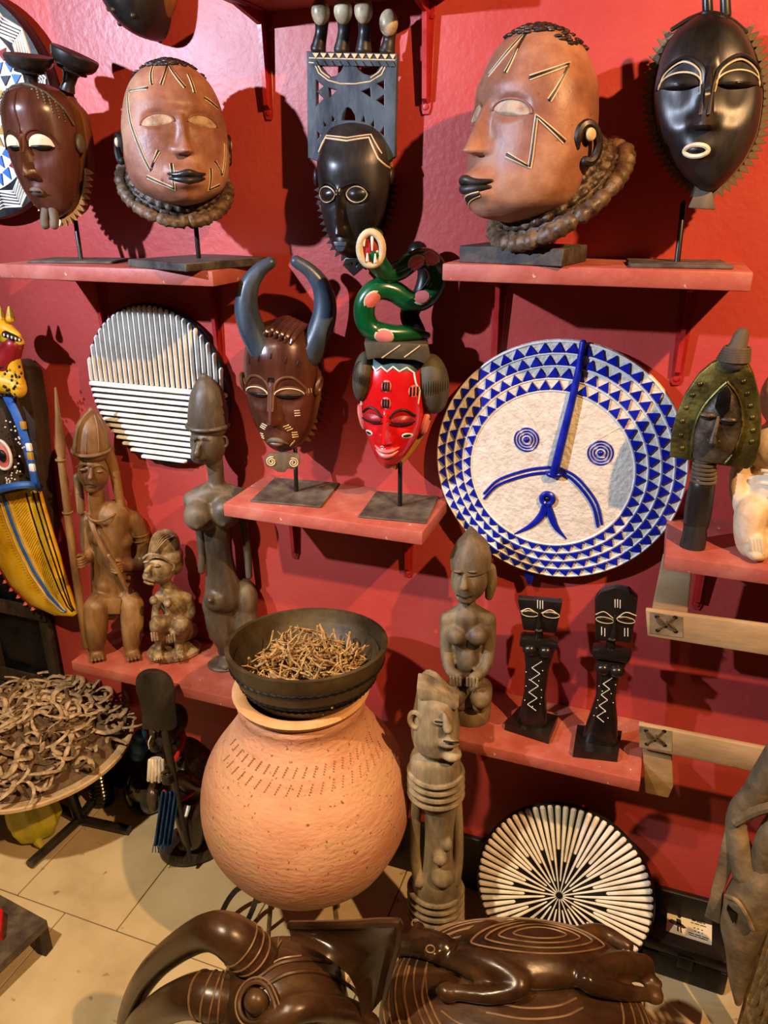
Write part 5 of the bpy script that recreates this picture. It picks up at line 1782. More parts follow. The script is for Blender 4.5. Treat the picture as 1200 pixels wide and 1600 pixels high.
for (px, py), m in (((43, 664), 'ochre_paint'), ((52, 698), 'white_paint'), ((54, 712), 'ochre_paint'), ((57, 730), 'white_paint')):
    p = on_head(px - 5, py, .012)
    ob('brow_patch', box(p[0] - .007, p[0] + .007, p[1] - .004, p[1] + .004, p[2] - .009, p[2] + .009, .002), m, hb)
ob('beak_collar', stube([on_head(-40, 788, .0), on_head(0, 765, .014), on_head(40, 757, .008), on_head(64, 762, -.03)], .009, 8, 24), 'blue_light', hb)
# dark board behind
bp = [(-10, 566), (38, 562), (56, 578), (66, 640), (76, 760), (84, 830), (40, 830), (-10, 700)]
ob('back_board', prism([tuple(W3(*q, -.03)[[0, 2]]) for q in bp], -.055, -.004, .006), 'wood_old_dark', root)
# leopard
lp = ob('leopard_body', blend([stube([W3(-40, 590, -.10), W3(-5, 592, -.11), W3(26, 600, -.11)], [.032, .032, .024], 12, 14), ell(W3(30, 606, -.115), (.018, .02, .022)), stube([W3(26, 585, -.1), W3(22, 560, -.1)], [.018, .016], 10, 8)], .004, 4), 'yellow_paint', root)
for i in range(26):
    px, py = random.uniform(0, 36), random.uniform(572, 622)
    ob('spot', ell(W3(px, py, -.139 + .00035 * abs(py - 595) + .0004 * max(0, px - 20)), (.0028, .003, .0034), None, 7, 5), 'black_paint', lp)
ob('leopard_collar', stube([W3(8, 572, -.1), W3(16, 556, -.1), W3(24, 538, -.1)], [.026, .024, .02], 14, 12), 'red_dark', root)
hd_ = ob('leopard_head', blend([ell(W3(-2, 515, -.1), (.03, .03, .026)), stube([W3(4, 522, -.1), W3(34, 534, -.1)], [.018, .009], 10, 8), stube([W3(4, 508, -.1), W3(30, 524, -.1)], [.018, .008], 10, 8)], .0035, 3), 'yellow_paint', root)
ob('mouth_gap', stube([W3(10, 522, -.122), W3(24, 527, -.114), W3(34, 531, -.108)], [.008, .006, .003], 8, 10), 'black_paint', hd_)
for i in range(5):
    ob('tooth', ell(W3(8 + 6 * i, 523 + 2 * i, -.129 + .004 * i), (.002, .002, .0035), None, 6, 5), 'white_paint', hd_)
for px in (4, 18):
    ob('ear', stube([W3(px, 498, -.1), W3(px - 2, 480, -.1)], [.010, .003], 8, 8), 'yellow_paint', hd_)

# ------------------------------------------------------------------ clay pot, bowl and twigs
loc = np.array([-.597, -.305, 0.0])
fr = Fr(loc)
f = fr
zc_, Rp = f(480, 1241)[2], abs(f(640, 1262)[0] - f(480, 1262)[0]) * .985
x0 = f(480, 1262)[0]
zb = max(zc_ - Rp * 1.0, .02)
root = thing('clay_pot', 'large round terracotta pot with a pale rim, standing on the floor', 'pot', loc, fr.th)
rr_ = Rp * .62
prof = []
for a in np.linspace(-80, 36, 42):
    t = math.radians(a)
    prof.append((Rp * math.cos(t), zc_ + Rp * math.sin(t)))
s0_ = prof[-1]
zt, rt_ = zc_ + Rp * 1.235 - .022, rr_ - .008
prof += [tuple(q) for q in smooth_pts([s0_, (Rp * .715, zc_ + Rp * .725), (Rp * .625, zc_ + Rp * .87), (Rp * .572, zc_ + Rp * 1.02), (rt_, zt)], 26)[1:]]
prof2 = prof + [(rt_ - .003, zt + .008), (rt_ - .004, zt + .016)]
inner = [(rt_ - .016, zt + .016), (rt_ - .016, zt), (Rp * .8, zc_ + Rp * .4), (Rp * .9, zc_), (Rp * .5, zc_ - Rp * .8), (.0005, zc_ - Rp * .9)]
V, F = lathe(prof2 + inner, 96)
V = [(x + .0025 * mnoise.noise(Vector((x * 9, y * 9, z * 9))), y + .0025 * mnoise.noise(Vector((x * 9 + 5, y * 9, z * 9))), z + .002 * mnoise.noise(Vector((x * 8, y * 8 + 3, z * 8)))) for x, y, z in V]
pot_b = ob('pot_body', xf((V, F), (x0, 0, 0)), 'terracotta', root)
ob('rim', xf(lathe([(rt_ - .014, zt + .010), (rt_ - .004, zt + .010), (rr_ - .004, zt + .016), (rr_, zt + .024), (rr_ - .004, zt + .031), (rt_ - .006, zt + .031), (rt_ - .018, zt + .024)], 80, close=False), (x0, 0, 0)), 'terracotta_rim', root)
PZ = np.array([q[1] for q in prof]); PR = np.array([q[0] for q in prof])
# rows of little impressed marks under the rim
inc = []
for k in range(20):
    a = -math.pi / 2 + (k - 10) * .13
    for row in range(2):
        for j in range(5):
            z_ = zc_ + Rp * .86 - row * .026 - j * .0036
            aa = a - j * .012 + row * .06
            r_ = float(np.interp(z_, PZ[PZ > zc_], PR[PZ > zc_])) + .0003
            p = (x0 + r_ * math.cos(aa), r_ * math.sin(aa), z_)
            inc.append(ell(p, (.0024, .0014, .0010), (0, 0, aa), 6, 4))
ob('impressed_marks', join(*inc), 'dark_incision', pot_b)['kind'] = 'stuff'

# rope ring and iron legs under the pot
sroot = thing('pot_stand', 'rope-bound iron ring stand under the terracotta pot', 'stand', loc, fr.th)
zs_ = max(zc_ - Rp * .93, .045)
rs = Rp * math.sqrt(max(.05, 1 - ((zs_ - zc_) / Rp) ** 2)) + .010
rope = []
for k in range(2):
    P = []
    for i in range(240):
        a = 2 * math.pi * i / 240
        b = a * 34 + k * math.pi
        P.append((x0 + (rs + .0058 * math.cos(b)) * math.cos(a), (rs + .0058 * math.cos(b)) * math.sin(a), zs_ + .0058 * math.sin(b)))
    rope.append(tube(P, .0062, 6, closed=True))
ob('rope_ring', join(*rope), 'rope', sroot)
for a in (-2.75, -1.05, 1.0, 2.6):
    c_ = np.array([x0 + rs * math.cos(a), rs * math.sin(a), zs_])
    o_ = np.array([x0 + (rs + .03) * math.cos(a), (rs + .03) * math.sin(a), 0.004])
    ob('leg', tube([c_, o_], .005, 8), 'rope', sroot)

h_ = thing('iron_hoop', 'bent dark iron rod loop lying on tiles left of the pot', 'hoop', fr.o * 0 + np.array([0, 0, 0]), 0)
hp = [(398, 1378, .11), (368, 1392, .09), (347, 1425, .05), (338, 1462, .012), (344, 1490, .0065), (362, 1482, .0065), (380, 1452, .02), (395, 1420, .05), (402, 1398, .09)]
ob('rod', stube([atZ(a, b, z) for a, b, z in hp], .0065, 8, 50), 'steel_tube', h_)

# bowl
zbw = f(480, 1006)[2]
Rb_ = abs(f(606, 1012)[0] - f(480, 1012)[0])
bx = f(480, 1012)[0]
root = thing('wooden_bowl', 'dark wooden bowl full of dried twigs resting in the pot mouth', 'bowl', (loc + fr.ex * bx + np.array([0, 0, zt + .012])), fr.th)
root.rotation_euler = (-.09, 0, fr.th)
H_ = zbw - (zt + .012)
dep = H_ + .012
rm_ = rt_ - .014
outp = [(.0005, H_ - dep), (rm_ * .62, H_ - dep)] + [tuple(q) for q in smooth_pts([(rm_ * .82, H_ - dep + .004), (rm_ * .97, H_ - dep + .018), (rm_ + .012, H_ - dep + .040), (Rb_ * .88, H_ - dep * .50), (Rb_ * .97, H_ - dep * .20), (Rb_, H_)], 24)]
inp = [(r_ - .009 if r_ > .01 else r_, z_ + (.010 if r_ < Rb_ * .95 else 0)) for r_, z_ in outp[::-1]]
bo = ob('bowl_body', lathe(outp + inp, 80, close=False), 'bowl_wood', root)
for zz in (.42, .55, .80):
    i = int(zz * 21) + 3
    r_, z_ = outp[i]
    ob('carved_band', tube([((r_ + .0008) * math.cos(a), (r_ + .0008) * math.sin(a), z_ + .0012 * math.sin(a * 60)) for a in np.linspace(0, 2 * math.pi, 241)[:-1]], .0022, 5, closed=True), 'black_paint', bo)
# twigs, one object each
tw_me = []
for k in range(9):
    L_ = random.uniform(.03, .075)
    P = [(0, 0, 0)]
    d = np.array([1.0, 0, 0])
    for i in range(5):
        d = d + np.array([0, random.uniform(-.45, .45), random.uniform(-.45, .45)])
        d /= np.linalg.norm(d)
        P.append(tuple(np.array(P[-1]) + d * L_ / 5))
    P = [tuple(np.array(p) - np.array([L_ / 2, 0, 0])) for p in P]
    r_ = random.uniform(.0013, .0028)
    V, F = tube(P, [r_, r_ * 1.2, r_, r_ * .9, r_ * 1.1, r_ * .6], 6)
    if k % 2:
        q = np.array(P[2])
        V2, F2 = tube([q, q + np.array([.008, .006, .008]), q + np.array([.014, .008, .017])], [r_ * .8, r_ * .7, r_ * .4], 5)
        V, F = join((V, F), (V2, F2))
    me = raw('dried_twig', V, F)
    fixn(me)
    me.materials.append(M('twig'))
    tw_me.append(me)
bw = np.array(root.location)
for i in range(280):
    a = random.uniform(0, 2 * math.pi)
    q = math.sqrt(random.random()) * .82
    rad = Rb_ * .80 * q
    lv = H_ - dep * .62 + .045 * (1 - q * q) + random.uniform(-.016, .012)
    p = bw + np.array([rad * math.cos(a), rad * math.sin(a), lv])
    steep = random.uniform(-.35, .35) if random.random() < .86 else random.uniform(.7, 1.2)
    if steep > .5:
        p[2] += .012
    o = bpy.data.objects.new('dried_twig', tw_me[i % 9])
    col.objects.link(o)
    o.location = tuple(p)
    o.rotation_euler = (random.uniform(0, 6), steep, random.uniform(0, 6.3))
    tag(o, 'dried brown twig in the heap inside the dark wooden bowl', 'twig', 'dried twigs heaped in the bowl')

# ------------------------------------------------------------------ tall column figure right of the pot
loc = atY(684, 1500, -.245)
loc[2] = 0.0
fr = Fr(loc)
f = fr
root = thing('standing_figure', 'rough grey column figure with ringed neck and legs right of the pot', 'figure', loc, fr.th)
L_ = [(640, 1520), (641, 1440), (643, 1390), (648, 1362), (660, 1345), (664, 1300), (660, 1255), (645, 1240), (641, 1210), (641, 1180), (655, 1170), (664, 1160)]
R_ = [(722, 1520), (722, 1440), (722, 1395), (716, 1365), (708, 1340), (709, 1300), (714, 1255), (720, 1232), (721, 1205), (718, 1180), (708, 1172), (702, 1160)]
dp = [.046, .046, .046, .05, .042, .040, .042, .047, .046, .042, .032, .026]
LL_ = [f(*q) for q in L_]
RR_ = [f(*q) for q in R_]
LL_[0][2] = RR_[0][2] = 0.0
tr = loft2(smooth_pts(LL_, 44), smooth_pts(RR_, 44), smooth_pts(np.array(dp)[:, None], 44)[:, 0], .045, 14, 2.2)
hdp = loft2([f(664, 1168), f(646, 1158), f(642, 1140), f(645, 1112), f(650, 1085), f(653, 1062)], [f(700, 1172), f(716, 1166), f(719, 1140), f(716, 1112), f(712, 1088), f(690, 1070)], [.03, .045, .05, .048, .04, .012], .045, 14, 2.4)
b = ob('body', blend([tr, hdp, ell(f(688, 1342, .045), (.016, .014, .014)), ell(f(692, 1370, .042), (.026, .02, .024)), ell(f(700, 1320, .035), (.010, .012, .014)), limb(f, [(694, 1115, .048), (700, 1140, .056)], [.005, .010], 8), ell(f(700, 1160, .045), (.022, .014, .010)), ell(f(706, 1178, .035), (.020, .02, .012))], .004, 3), 'wood_column', root)
for px, dpth in ((649, .012), (716, -.005)):
    ob('arm', stube([f(px + (4 if px < 680 else -4), 1235, dpth), f(px, 1290, dpth), f(px, 1340, dpth), f(px + (6 if px < 680 else -6), 1378, dpth + .02)], [.012, .0105, .011, .013], 10, 20), 'wood_column', root)
for y0_, n_ in ((1203, 4), (1386, 5)):
    for i in range(n_):
        py = y0_ + i * 11
        c_ = f(681, py)
        w_ = (f(722, py)[0] - f(640, py)[0]) / 2
        ob('carved_ring', tube([c_ + np.array([w_ * 1.0 * math.cos(a), (.049 if math.sin(a) < 0 else .046) * math.sin(a), 0]) for a in np.linspace(0, 2 * math.pi, 41)[:-1]], .0058, 8, closed=True), 'wood_column', b)
ob('crest', prism([tuple(f(*q)[[0, 2]]) for q in [(652, 1060), (668, 1062), (718, 1088), (714, 1096), (655, 1078)]], -.03, .02, .003), 'wood_column', root)
ob('eye', ell(f(690, 1128, .046), (.017, .008, .007)), 'wood_column', b)
ob('eye_line', tube([f(680, 1127, .052), f(690, 1128, .054), f(700, 1131, .05)], .0016, 6), 'dark_line', b)
ob('ear', tube([f(649, 1125, .030) + np.array([.011 * math.cos(a), -.004 * math.cos(a), .017 * math.sin(a)]) for a in np.linspace(0, 2 * math.pi, 21)[:-1]], .005, 7, closed=True), 'wood_column', b)
ob('mouth', tube([f(694, 1158, .060), f(706, 1160, .062), f(716, 1160, .055)], .002, 6), 'dark_line', b)

# ------------------------------------------------------------------ stitched wooden slats at the right
YS = -.13
root = thing('stitched_rack', 'pale wooden slats stitched together with leather hanging at the right edge', 'frame', (atY(1045, 960, YS)[0], YS, 0), 0)
ox = root.location.x
def S2(px, py, y=YS):
    p = atY(px, py, y)
    return (p[0] - ox, p[2])
def slat(pts, y0, y1, m='wood_slat'):
    return ob('slat', prism([S2(*q) for q in pts], y0, y1, .0025), m, root)
s1 = slat([(1009, 948), (1012, 989), (1385, 1049), (1385, 997)], -.012, .0)
s2 = slat([(998, 1126), (1000, 1163), (1385, 1243), (1385, 1201)], -.012, .0)
slat([(1036, 868), (1082, 876), (1074, 962), (1018, 956)], .001, .013)
slat([(1002, 1140), (1048, 1146), (1052, 1230), (1044, 1248), (1008, 1240)], .001, .013)
up_ = slat([(1345, 800), (1385, 800), (1385, 1300), (1345, 1300)], .001, .013)
q = S2(1358, 1300)
ob('leg', box(q[0] - .02, q[0] + .03, .001, .013, 0.0, q[1] + .05, .002), 'wood_slat', root)
for px0, py0, s_ in ((1041, 969, s1), (1024, 1146, s2)):
    for a, b in (((-14, -11), (15, 12)), ((-13, 10), (14, -10)), ((-14, -8), (0, 3)), ((2, -4), (15, 9))):
        p0, p1 = S2(px0 + a[0], py0 + a[1]), S2(px0 + b[0], py0 + b[1])
        ob('leather_stitch', stube([(p0[0], -.013, p0[1]), ((p0[0] + p1[0]) / 2, -.0155, (p0[1] + p1[1]) / 2), (p1[0], -.013, p1[1])], .0017, 6, 8), 'leather', s_)
    for a in ((-14, -11), (15, 12), (-13, 10), (14, -10)):
        p0 = S2(px0 + a[0], py0 + a[1])
        ob('stitch_hole', ell((p0[0], -.0132, p0[1]), (.0042, .0014, .0038), None, 10, 6), 'iron_black', s_)
    qd = [S2(px0 + a, py0 + b, YS) for a, b in ((-25, -18), (26, -10), (26, 22), (-25, 15))]
    ob('stained_end', prism(qd, -.0132, -.0118, .0003, 1), 'wood_driftgrey', s_)

# ------------------------------------------------------------------ grey carved animal head at lower right
loc = atZ(1160, 1575, 0.0)
loc[1] = min(loc[1], -.20)
loc = np.array([.262, -.235, 0.0])
fr = Fr(loc)
f = fr
root = thing('animal_mask', 'grey weathered wooden animal mask with long snout leaning at lower right', 'mask', loc, fr.th)
L_ = [(1148, 1562), (1138, 1520), (1134, 1480), (1126, 1440), (1130, 1410), (1134, 1390), (1150, 1365), (1175, 1345)]
R_ = [(1160, 1566), (1172, 1530), (1188, 1480), (1205, 1440), (1222, 1410), (1228, 1385), (1222, 1362), (1195, 1345)]
LL_, RR_ = smooth_pts([f(*q) for q in L_], 26), smooth_pts([f(*q) for q in R_], 26)
hb = ob('snout', loft2(LL_, RR_, smooth_pts(np.array([.012, .02, .026, .034, .04, .042, .036, .015])[:, None], 26)[:, 0], .03, 14, 2.6), 'wood_driftgrey', root)
ob('eye_hole', prism([tuple(f(*q, .03)[[0, 2]]) for q in [(1137, 1413), (1153, 1421), (1147, 1436)]], -.042, -.026), 'iron_black', hb, smooth=False)
ob('nostril', ell(f(1158, 1524, .018), (.004, .003, .008)), 'dark_line', hb)
ob('brow_ridge', stube([f(1134, 1400, .036), f(1152, 1408, .046), f(1166, 1430, .046), f(1176, 1452, .04)], .004, 7, 18), 'wood_driftgrey', hb)
ob('ear', prism([tuple(f(*q, -.01)[[0, 2]]) for q in [(1140, 1275), (1154, 1300), (1146, 1350), (1132, 1385), (1128, 1432), (1104, 1420), (1112, 1390), (1124, 1340), (1132, 1300)]], -.012, .012, .003), 'wood_driftgrey', root)
ob('neck_loop', stube([f(1170, 1362, .0), f(1158, 1330, .0), f(1150, 1290, .0), f(1158, 1262, .0), f(1180, 1240, .0), f(1202, 1210, .0), f(1225, 1180, .0)], [.030, .022, .018, .019, .022, .026, .03], 12, 36), 'wood_driftgrey', root)
ob('cross_bar', stube([f(1150, 1284, .016), f(1180, 1268, .02), f(1215, 1258, .02)], .009, 9, 12), 'wood_driftgrey', root)
ob('horn', stube([f(1190, 1360, .0), f(1200, 1310, .0), f(1222, 1270, .0)], [.024, .02, .018], 10, 14), 'wood_driftgrey', root)
ob('rear_post', box(f(1200, 1500)[0] - .02, f(1200, 1500)[0] + .02, .02, .05, 0.0, f(1200, 1400)[2], .004), 'wood_driftgrey', root)

# ------------------------------------------------------------------ woven basket in the corner
loc = np.array([.262, -.435, 0.0])
fr = Fr(loc)
f = fr
root = thing('woven_basket', 'tall openwork cane basket cut off at the bottom right corner', 'basket', loc, fr.th)
bx = f(1262, 1560)[0]
zt_ = f(1262, 1452)[2]
Rk = abs(f(1262, 1560)[0] - f(1172, 1560)[0])
nst = 30
for sgn in (1, -1):
    for k in range(nst):
        a0 = 2 * math.pi * k / nst
        P = []
        for i in range(16):
            t = i / 15.0
            a = a0 + sgn * t * 1.15
            r_ = Rk * (1.12 - .22 * t)
            P.append((bx + (r_ + .0018 * sgn) * math.cos(a), (r_ + .0018 * sgn) * math.sin(a), .004 + zt_ * t))
        ob('cane_strand', tube(P, .0042, 6, flat=.45), 'basket', root)
for t in (.02, .35, .68, .99):
    r_ = Rk * (1.12 - .22 * t) + .002
    ob('cane_hoop', tube([(bx + r_ * math.cos(a), r_ * math.sin(a), .004 + zt_ * t) for a in np.linspace(0, 2 * math.pi, 49)[:-1]], .0045, 7, closed=True), 'basket', root)

# ------------------------------------------------------------------ black box with a paper label
B0 = [(1022, 1440), (1118, 1472), (1128, 1440), (1035, 1410)]
ztop = .10
q = [atZ(px, py, ztop) for px, py in [(1020, 1456), (1126, 1490), (1128, 1440), (1032, 1410)]]
c0 = sum(q) / 4
ax = (q[1] - q[0])[:2]
ang = math.atan2(ax[1], ax[0])
root = thing('black_box', 'black plastic case with a small printed paper label on its lid', 'box', (c0[0], c0[1], 0), ang)
w_ = .088
d_ = .062
ob('body', box(-w_, w_, -d_, d_, 0.0, ztop - .034, .006), 'plastic_black', root)
ob('lid', box(-w_ * 1.02, w_ * 1.02, -d_ * 1.02, d_ * 1.02, ztop - .032, ztop, .008), 'plastic_black', root)
ob('latch', box(-.016, .016, -d_ * 1.02 - .006, -d_ * 1.02, ztop - .05, ztop - .018, .002), 'plastic_black', root)
lb = ob('label_card', box(-.046, .048, -.030, .030, ztop + .0002, ztop + .0012), 'paper', root, smooth=False)
zt2 = ztop + .0014
def flat(poly, z):
    return xf(prism(poly, -.00015, .00015), (0, 0, z), (-math.pi / 2, 0, 0))
fig = [flat(q, zt2) for q in (
    [(-.043, .000), (-.036, .006), (-.024, .003), (-.012, .000), (-.004, -.006), (-.010, -.010), (-.026, -.008), (-.038, -.005)],
    [(-.026, .012), (-.017, .012), (-.014, -.004), (-.026, -.004)], [(-.024, -.008), (-.020, -.008), (-.020, -.022), (-.023, -.022)], [(-.018, -.008), (-.015, -.009), (-.013, -.023), (-.016, -.023)],
    [(-.025, .021), (-.022, .0235), (-.018, .0235), (-.016, .020), (-.018, .0145), (-.023, .0145)])]
ob('printed_boatman', join(*fig), 'ink', lb, smooth=False)
rows_ = [(.020, [(.006, .014), (.016, .028), (.030, .034)]), (.013, [(.004, .010), (.012, .022), (.024, .036)]), (.001, [(.010, .014), (.018, .022), (.026, .030)]), (-.007, [(.012, .016), (.019, .023), (.027, .030)]), (-.016, [(.000, .012), (.014, .026), (.028, .042)]), (-.021, [(.002, .018), (.020, .040)])]
txt = [box(a, b, y_ - .0011, y_ + .0011, zt2 - .0002, zt2 + .0002) for y_, rr in rows_ for a, b in rr]
ob('printed_lines', join(*txt), 'ink', lb, smooth=False)

# ------------------------------------------------------------------ ebony man kneeling with a paddle
mat('wood_ebony_lit', ['#231c17', '#3a2f27', '#54463a'], 0.30, 16, (1, 1, .4), .1)  # ebony with light put into its colour, since the man kneels in shadow
loc = atZ(303, 1326, 0.0)
fr = Fr(loc)
f = fr
root = thing('kneeling_figure', 'glossy black kneeling old man with white beard holding a broad paddle', 'figure', loc, fr.th)
ob('base', xf(lathe([(.078, 0), (.086, .006), (.088, .022), (.080, .036), (.06, .042), (.0005, .044)], 40, 1.0, .72)), 'wood_ebony_lit', root)
zt_ = .04
body = [limb(f, [(268, 1182, .0), (290, 1172, .0), (314, 1185, -.01)], [.026, .034, .03], 12), limb(f, [(288, 1180, .0), (292, 1215, .0), (302, 1250, -.01), (312, 1280, -.02)], [.048, .046, .05, .058], 18),
        limb(f, [(282, 1168, .0), (272, 1145, .01)], [.025, .025], 8), ell(f(258, 1138, .018), (.038, .044, .046)), ell(f(243, 1160, .036), (.020, .020, .016)), limb(f, [(241, 1142, .058), (236, 1160, .064)], [.005, .009], 6), ell(f(244, 1170, .045), (.016, .012, .007)), ell(f(252, 1148, .05), (.014, .012, .008)),
        stube([f(314, 1184, -.01), f(316, 1212, .0), f(302, 1226, .03), f(280, 1214, .07), f(266, 1212, .085)], [.026, .022, .02, .017, .013], 12, 26), stube([f(266, 1185, .0), f(250, 1215, .01), f(238, 1240, .05), f(240, 1262, .06)], [.022, .018, .015, .012], 12, 20),
        stube([f(318, 1275, -.02), f(296, 1268, .05), f(300, 1310, .05), np.array([.0, -.02, .055])], [.042, .036, .028, .022], 12, 22), stube([f(320, 1275, -.03), f(335, 1290, .0), np.array([.05, .01, .055])], [.04, .034, .026], 12, 16), ell((.03, .02, .07), (.05, .035, .035)), ell((-.01, -.03, .048), (.03, .02, .014))]
b = ob('body', blend(body, .004, 4), 'wood_ebony_lit', root)
ob('hair', ell(f(277, 1122, -.005), (.026, .034, .036)), 'wood_black', root)
bd = ob('beard', loft2([f(233, 1187, .058), f(232, 1200, .062), f(231, 1216, .062)], [f(253, 1185, .058), f(255, 1202, .062), f(256, 1218, .062)], [.012, .014, .008], .01, 10), 'beard_white', root)
for i in range(5):
    ob('beard_strand', tube([f(234 + 5 * i, 1188, .072), f(233 + 5.4 * i, 1205, .077), f(232 + 5.6 * i, 1219 + (i % 2) * 2, .07)], .0044, 8), 'beard_white', bd)
ob('moustache_line', stube([f(236, 1150, .072), f(232, 1160, .074), f(233, 1170, .068)], .0012, 5, 10), 'white_paint', b)
ob('brow_line', join(stube([f(229, 1132, .06), f(238, 1139, .064), f(250, 1140, .064)], .0016, 5, 12), stube([f(230, 1126, .06), f(240, 1133, .064), f(252, 1134, .062)], .0014, 5, 12)), 'wood_grey', b)
ob('neck_strap', stube([f(287, 1148, .034), f(283, 1168, .05), f(272, 1188, .056)], .0055, 8, 16, flat=.4), 'cloth_red', root)
ob('belt', stube([f(256, 1236, .055), f(275, 1250, .06), f(292, 1246, .05), f(310, 1232, .04)], .004, 8, 18), 'cloth_red', root)
# pleated cloth
def cloth(u, v):
    px = 252 + 28 * u - 12 * v
    py = 1238 + 84 * v
    p = f(px, py, .066 + .006 * math.sin(u * 26) + .02 * v)
    p[2] = max(p[2], .004)
    return p
cl = ob('waist_cloth', patch(cloth, 40, 14, .004), 'cloth_blue', root)
for i in range(10):
    px = 240 + 3 * i
    ob('fringe', tube([f(px, 1320, .088), f(px - 2 + (i % 3) * 2, 1332, .09)], .0012, 5), 'cloth_blue', cl)
# hand
c_ = f(263, 1212, .10)
hn = ob('hand', ell(c_, (.014, .012, .014)), 'wood_ebony_lit', root)
for i in range(4):
    ob('finger', stube([c_ + np.array([.010, -.008, .010 - .0065 * i]), c_ + np.array([-.002, -.016, .009 - .0065 * i]), c_ + np.array([-.013, -.006, .007 - .0065 * i])], [.0042, .004, .0034], 7, 10), 'wood_ebony_lit', hn)
ob('thumb', stube([c_ + np.array([.008, -.002, .013]), c_ + np.array([-.004, -.006, .019]), c_ + np.array([-.013, -.006, .016])], [.005, .0045, .0035], 7, 10), 'wood_ebony_lit', hn)
# paddle
pd = ob('paddle_shaft', stube([f(257, 1137, .10), f(264, 1175, .105), f(273, 1215, .105), f(285, 1280, .105), f(298, 1345, .085)], [.009, .0095, .006, .0055, .005], 10, 30), 'wood_old_dark', root)
blade = [(222, 1136), (221, 1110), (217, 1090), (212, 1074), (214, 1058), (226, 1048), (244, 1046), (260, 1052), (270, 1064), (273, 1082), (274, 1104), (277, 1128), (266, 1138), (250, 1138)]
mat('wood_paddle', ['#17130d', '#29221a', '#3d3527'], 0.6, 14, (1, 1, .4), .3, 60)
ob('paddle_blade', prism([tuple(f(*q, .10)[[0, 2]]) for q in smooth_pts(blade + [blade[0]], 48)[:-1]], -.110, -.094, .003), 'wood_paddle', pd)

# ------------------------------------------------------------------ glass demijohn and dark plastic bottle
loc = atZ(232, 1255, 0.0)
fr = Fr(loc)
f = fr
root = thing('glass_bottle', 'clear round glass bottle with blue wrapped neck behind the kneeling man', 'bottle', loc, fr.th)
pf = [(.0005, .002), (.045, .002), (.058, .015), (.062, .05), (.055, .095), (.035, .135), (.018, .165), (.015, .20), (.016, .232)]
pin = [(r_ - .003 if r_ > .01 else r_, z_ + (.004 if r_ < .05 and z_ < .01 else 0)) for r_, z_ in pf[::-1]]
ob('glass', lathe(smooth_pts(pf, 30).tolist() + smooth_pts(pin, 30).tolist(), 40, close=False), 'glass', root)
ob('liquid', lathe([(.0005, .008), (.04, .008), (.054, .018), (.0565, .05), (.052, .082), (.0005, .082)], 36), 'plastic_dark', root)
ob('blue_wrap', blend([ell((0, 0, .205), (.026, .024, .034)), ell((-.008, -.004, .18), (.022, .02, .02)), ell((.006, 0, .235), (.018, .018, .018))], .004, 2), 'plastic_blue', root)
loc = atZ(161, 1252, 0.0)
root = thing('plastic_bottle', 'dark ribbed plastic bottle standing behind the tray table', 'bottle', loc, 0)
pf = [(.0005, .001), (.030, .001), (.034, .006)]
for i in range(9):
    z_ = .012 + i * .0125
    pf += [(.034, z_), (.0345, z_ + .006), (.031, z_ + .010)]
pf += [(.034, .130), (.034, .150), (.026, .175), (.013, .192), (.0125, .205)]
ob('body', lathe(pf + [(.0005, .205)], 32), 'plastic_dark', root)
ob('cap', lathe([(.0145, .203), (.0145, .222), (.0005, .222)], 20), 'plastic_blue', root)

# ------------------------------------------------------------------ tray table with dried strips
TZ = .30
c0 = atZ(52, 1158, TZ)
root = thing('tray_table', 'low round tray table on crossed steel tube feet at left', 'table', (c0[0], c0[1], 0), 0)
Rt = np.linalg.norm(atZ(206, 1150, TZ)[:2] - c0[:2]) * 1.0
ob('tray_top', lathe([(.0005, TZ - .016), (Rt * .9, TZ - .016), (Rt, TZ - .008), (Rt, TZ), (Rt * .985, TZ + .003), (Rt * .96, TZ - .001), (.0005, TZ - .001)], 72), 'tray_wood', root)
ob('under_plate', lathe([(.0005, TZ - .034), (Rt * .5, TZ - .034), (Rt * .52, TZ - .017), (.0005, TZ - .017)], 40), 'plastic_black', root)
jc = atZ(124, 1277, .02) - np.array([c0[0], c0[1], 0])
ob('post', tube([(jc[0], jc[1], .012), (jc[0] * .6, jc[1] * .6, TZ - .03)], .015, 12, round_ends=False), 'iron_black', root)
for e in ((46, 1351), (202, 1297), (160, 1232), (60, 1245)):
    q = atZ(*e, .013) - np.array([c0[0], c0[1], 0])
    p_ = [np.array([jc[0], jc[1], .013]), q]
    ob('foot_tube', tube([p_[0], p_[0] * .5 + p_[1] * .5, p_[1]], .0125, 12, round_ends=False), 'steel_tube', root)
# heap under the strips
hp = thing('dried_heap', 'mat of crumpled dark dried leaves lying on the tray table', 'dried leaves', (c0[0], c0[1], TZ), 0)
V, F = [], []
nn, mm = 40, 128
for i in range(nn + 1):
    r_ = Rt * .90 * i / nn
    for k in range(mm):
        a = 2 * math.pi * k / mm
        x, y = r_ * math.cos(a), r_ * math.sin(a)
        h = .065 * (1 - (i / nn) ** 2) + .002 + .034 * abs(mnoise.noise(Vector((x * 30, y * 30, 1.3)))) * (1 - (i / nn) ** 6) + .012 * mnoise.noise(Vector((x * 60, y * 60, 4)))* (1 - (i / nn) ** 6)
        V.append((x, y, max(h, .001)))
for i in range(nn):
    for k in range(mm):
        F.append((i * mm + k, i * mm + (k + 1) % mm, (i + 1) * mm + (k + 1) % mm, (i + 1) * mm + k))
hm = ob('leaf_mass', (V, F), 'dried_dark', hp)
hm['kind'] = 'stuff'
st_me = []
